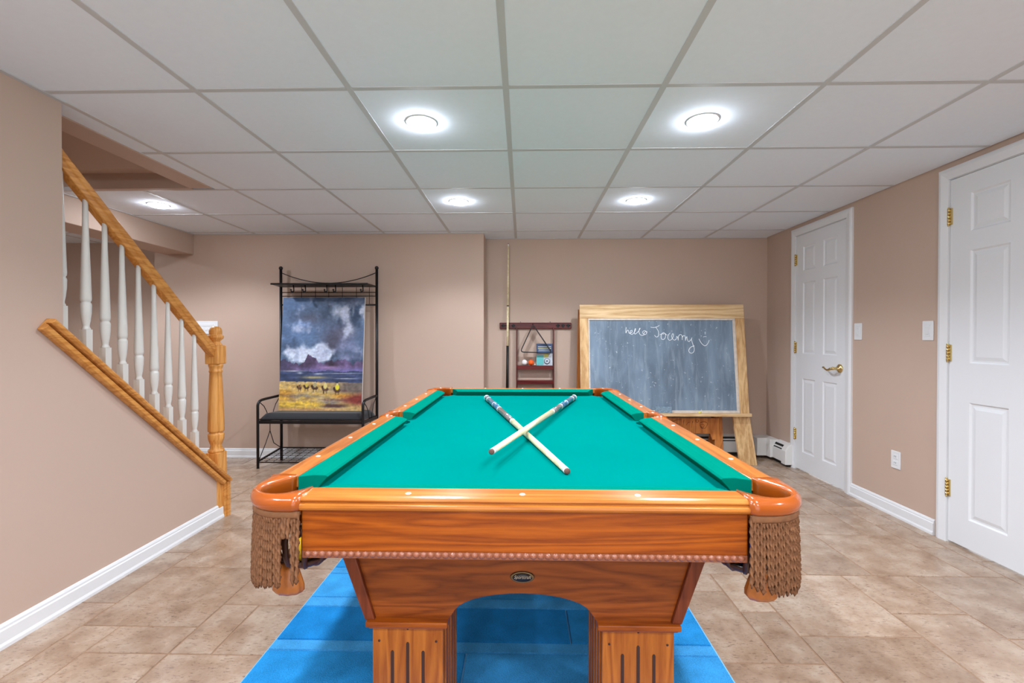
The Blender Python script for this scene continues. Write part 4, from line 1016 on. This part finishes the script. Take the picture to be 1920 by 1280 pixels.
# ------------------------------------------------------------------ painting leaning on the bench
def lerp(a,b,t): return tuple(x+(y-x)*t for x,y in zip(a,b))
def sm(a,b,x): t = max(0,min(1,(x-a)/(b-a))); return t*t*(3-2*t)
def fbm(x,y,o=5,s=0): return noise.fractal(Vector((x,y,s)), 1.0, 2.0, o)
def blob(u,v,cx,cy,rx,ry): return math.exp(-(((u-cx)/rx)**2+((v-cy)/ry)**2))
def paint(u,v):
    """u 0..1 left-right, v 0..1 bottom-top"""
    y = 1-v
    wob = .05*fbm(u*5,v*5,4,3)
    n1 = fbm(u*3.2+wob*4, y*4.2, 6, 1); n2 = fbm(u*7,y*9,5,7)
    # sky
    c = lerp((56,74,100),(94,120,154), max(0,min(1,.5+n1*1.1)))
    c = lerp(c,(62,98,146), .75*blob(u,y,.10,.05,.25,.10))
    c = lerp(c,(78,112,160), .6*blob(u,y,.22,.27,.22,.12))
    c = lerp(c,(84,80,104), .8*blob(u,y,.72,.33,.20,.09)); c = lerp(c,(72,68,84), .8*blob(u,y,.62,.42,.12,.10))
    c = lerp(c,(80,76,92), .6*blob(u,y,.33,.20,.16,.06)); c = lerp(c,(46,58,86), .8*blob(u,y,.88,.03,.25,.05))
    k = blob(u,y,.78,.13,.20,.08)+blob(u,y,.80,.29,.09,.05)*.8+blob(u,y,.98,.12,.09,.06); c = lerp(c,(188,196,214), min(.95,max(0,k*(.9+n2*1.8+n1))))
    k = blob(u,y,.25,.24,.12,.03)*.6+blob(u,y,.10,.36,.14,.04)*.6; c = lerp(c,(128,158,204), min(.9,max(0,k*(1.1+n2*2.2))))
    k = blob(u,y,.42,.46,.18,.07)+blob(u,y,.10,.50,.08,.04)*1.1+blob(u,y,.24,.55,.12,.05)*1.2+blob(u,y,.58,.52,.10,.05)*1.1+blob(u,y,.38,.51,.20,.05)
    c = lerp(c,(214,226,244), min(.97,max(0,(k+n2*.9)*1.15-.25)))
    c = lerp(c,(150,166,198), min(.55,max(0,fbm(u*13,y*15,4,21)*1.6))*min(1,max(0,k)))
    k = blob(u,y,.80,.44,.16,.06)*.7+blob(u,y,.82,.53,.14,.03)*.6; c = lerp(c,(140,146,182), min(.8,max(0,k+n2*.4)))
    # far mountains
    ridge = .578+.045*fbm(u*11,0,6,11) - .060*math.exp(-((u-.36)/.055)**2) - .028*math.exp(-((u-.495)/.025)**2) - .022*math.exp(-((u-.73)/.10)**2) + .012*math.exp(-((u-.24)/.05)**2) - .012*math.exp(-((u-.02)/.09)**2)
    if y > ridge:
        c = lerp((72,60,86),(104,88,128), .5+n2*1.6)
        c = lerp(c,(66,64,92), .8*sm(.25,.0,u)); c = lerp(c,(120,120,186), sm(.60,.64,y+.03*n1)*.7*sm(.15,.5,u))
        c = lerp(c,(170,140,190), max(0,.8*blob(u,y,.60,.625,.14,.018)+n2*.1))
    if y > .655+.014*fbm(u*6,2,4,5): c = lerp((42,56,84),(70,84,124), .5+fbm(u*5,y*40,5,2)*1.0)
    k = blob(u,y,.16,.655,.13,.006)+blob(u,y,.24,.672,.03,.008)+blob(u,y,.47,.68,.05,.006)+blob(u,y,.75,.675,.25,.0035)+blob(u,y,.80,.72,.14,.0045); c = lerp(c,(196,204,220), min(.85,k*.8))
    k = blob(u,y,.42,.71,.14,.010); c = lerp(c,(188,176,120), min(.8,k))
    # plain
    edge = .745+.012*u+.006*fbm(u*12,1,3,8)
    if y > edge:
        s_ = fbm(u*4,y*26,5,4)
        c = lerp((182,150,92),(222,200,140), .5+s_*1.1)
        c = lerp(c,(96,90,92), max(0,min(.85,1.2*blob(u,y,.92,.80,.25,.06)+.3*s_)))
        c = lerp(c,(206,150,56), max(0,min(.9,blob(u,y,.06,.87,.16,.05)+blob(u,y,.75,.87,.12,.02))))
        c = lerp(c,(130,128,128), max(0,min(.85,blob(u,y,.30,.875,.20,.018)+blob(u,y,.62,.93,.14,.02)+.3*s_-.1)))
        c = lerp(c,(122,40,38), max(0,min(.92,1.2*blob(u,y,.97,.90,.20,.055)+.4*s_-.1)))
        c = lerp(c,(236,196,72), max(0,min(.95,1.3*blob(u,y,.26,.945,.26,.025)+fbm(u*22,y*30,4,9)*.7)) if y < .985 and u < .62 else 0)
        c = lerp(c,(70,44,52), max(0,min(.85,1.2*blob(u,y,.70,.955,.16,.015)+.5*s_-.05)))
        c = lerp(c,(206,150,100), max(0,min(.8,blob(u,y,.3,.99,.5,.008))))
    # brush strokes
    b_ = fbm(u*26+wob*20, y*44, 3, 31)*(.20 if y > edge else .13)
    c = tuple(q_*(1+b_) for q_ in c)
    # riders
    for cx,cy,s0,cc in ((.245,.795,.030,(120,84,50)),(.33,.788,.034,(200,180,80)),(.43,.79,.040,(170,160,120)),(.555,.80,.042,(220,206,130)),(.70,.81,.044,(226,214,60))):
        du, dv = (u-cx)/s0, (y-cy)/(s0*.8)
        if (du/.95)**2+((dv-.35)/.55)**2 < 1: c = lerp((64,42,34),(104,74,56), .5+n2)         # horse body
        if abs(abs(du)-.45) < .12 and .5 < dv < 1.5: c = (52,36,34)                               # legs
        if (du/.5)**2+((dv+.45)/.75)**2 < 1: c = cc                                                # cloak
        if ((du-.0)/.20)**2+((dv+1.15)/.22)**2 < 1: c = (214,204,170)                               # hat
        if ((du+.85)/.3)**2+((dv+.1)/.45)**2 < 1: c = (58,38,32)
    return c
PB, PT = Vector((0,4.165,.4755)), Vector((0,4.262,CZ+.364))
ph = (PT-PB).length; pu = (PT-PB).normalized(); pn = Vector((0,-pu.z,pu.y)); px0, px1 = -2.193,-1.440
pt = thing('canvas_painting', 'unframed canvas painting of stormy sky, purple mountains and riders, leaning on the bench', 'painting', (-1.82,4.18,.4755))
NXp, NYp = 150, 200
me = bpy.data.meshes.new('painted_face'); vv = []; ff = []; cc = []
for j in range(NYp+1):
    for i in range(NXp+1):
        p = Vector((px0+(px1-px0)*i/NXp, PB.y, PB.z))+pu*ph*j/NYp+pn*.0205; vv.append(p-org[pt]); cc.append(s2l(tuple(max(0,min(255,q_)) for q_ in paint(i/NXp,j/NYp))))
for j in range(NYp):
    for i in range(NXp): a = j*(NXp+1)+i; ff.append((a,a+1,a+NXp+2,a+NXp+1))
me.from_pydata(vv, [], ff); at = me.color_attributes.new('paint','FLOAT_COLOR','POINT')
for i,c in enumerate(cc): at.data[i].color = c
mp_, nt, p = nodes('oil_paint'); an = N(nt,'ShaderNodeAttribute'); an.attribute_name = 'paint'; nt.links.new(an.outputs['Color'], p.inputs['Base Color']); p.inputs['Roughness'].default_value = .45
me.materials.append(mp_); pf = bpy.data.objects.new('painted_face', me); col.objects.link(pf); pf.parent = pt
m = MB(); v = []
for s_ in (0, ph):
    for x_,d_ in ((px0,.0204),(px1,.0204),(px1,0),(px0,0)): v.append(Vector((x_,PB.y,PB.z))+pu*s_+pn*d_)
m.add(v, [(0,3,2,1),(4,5,6,7),(0,1,5,4),(1,2,6,5),(2,3,7,6),(3,0,4,7)]); m.build('stretched_canvas', mat('canvas_edge', (222,216,208), .8), pt)
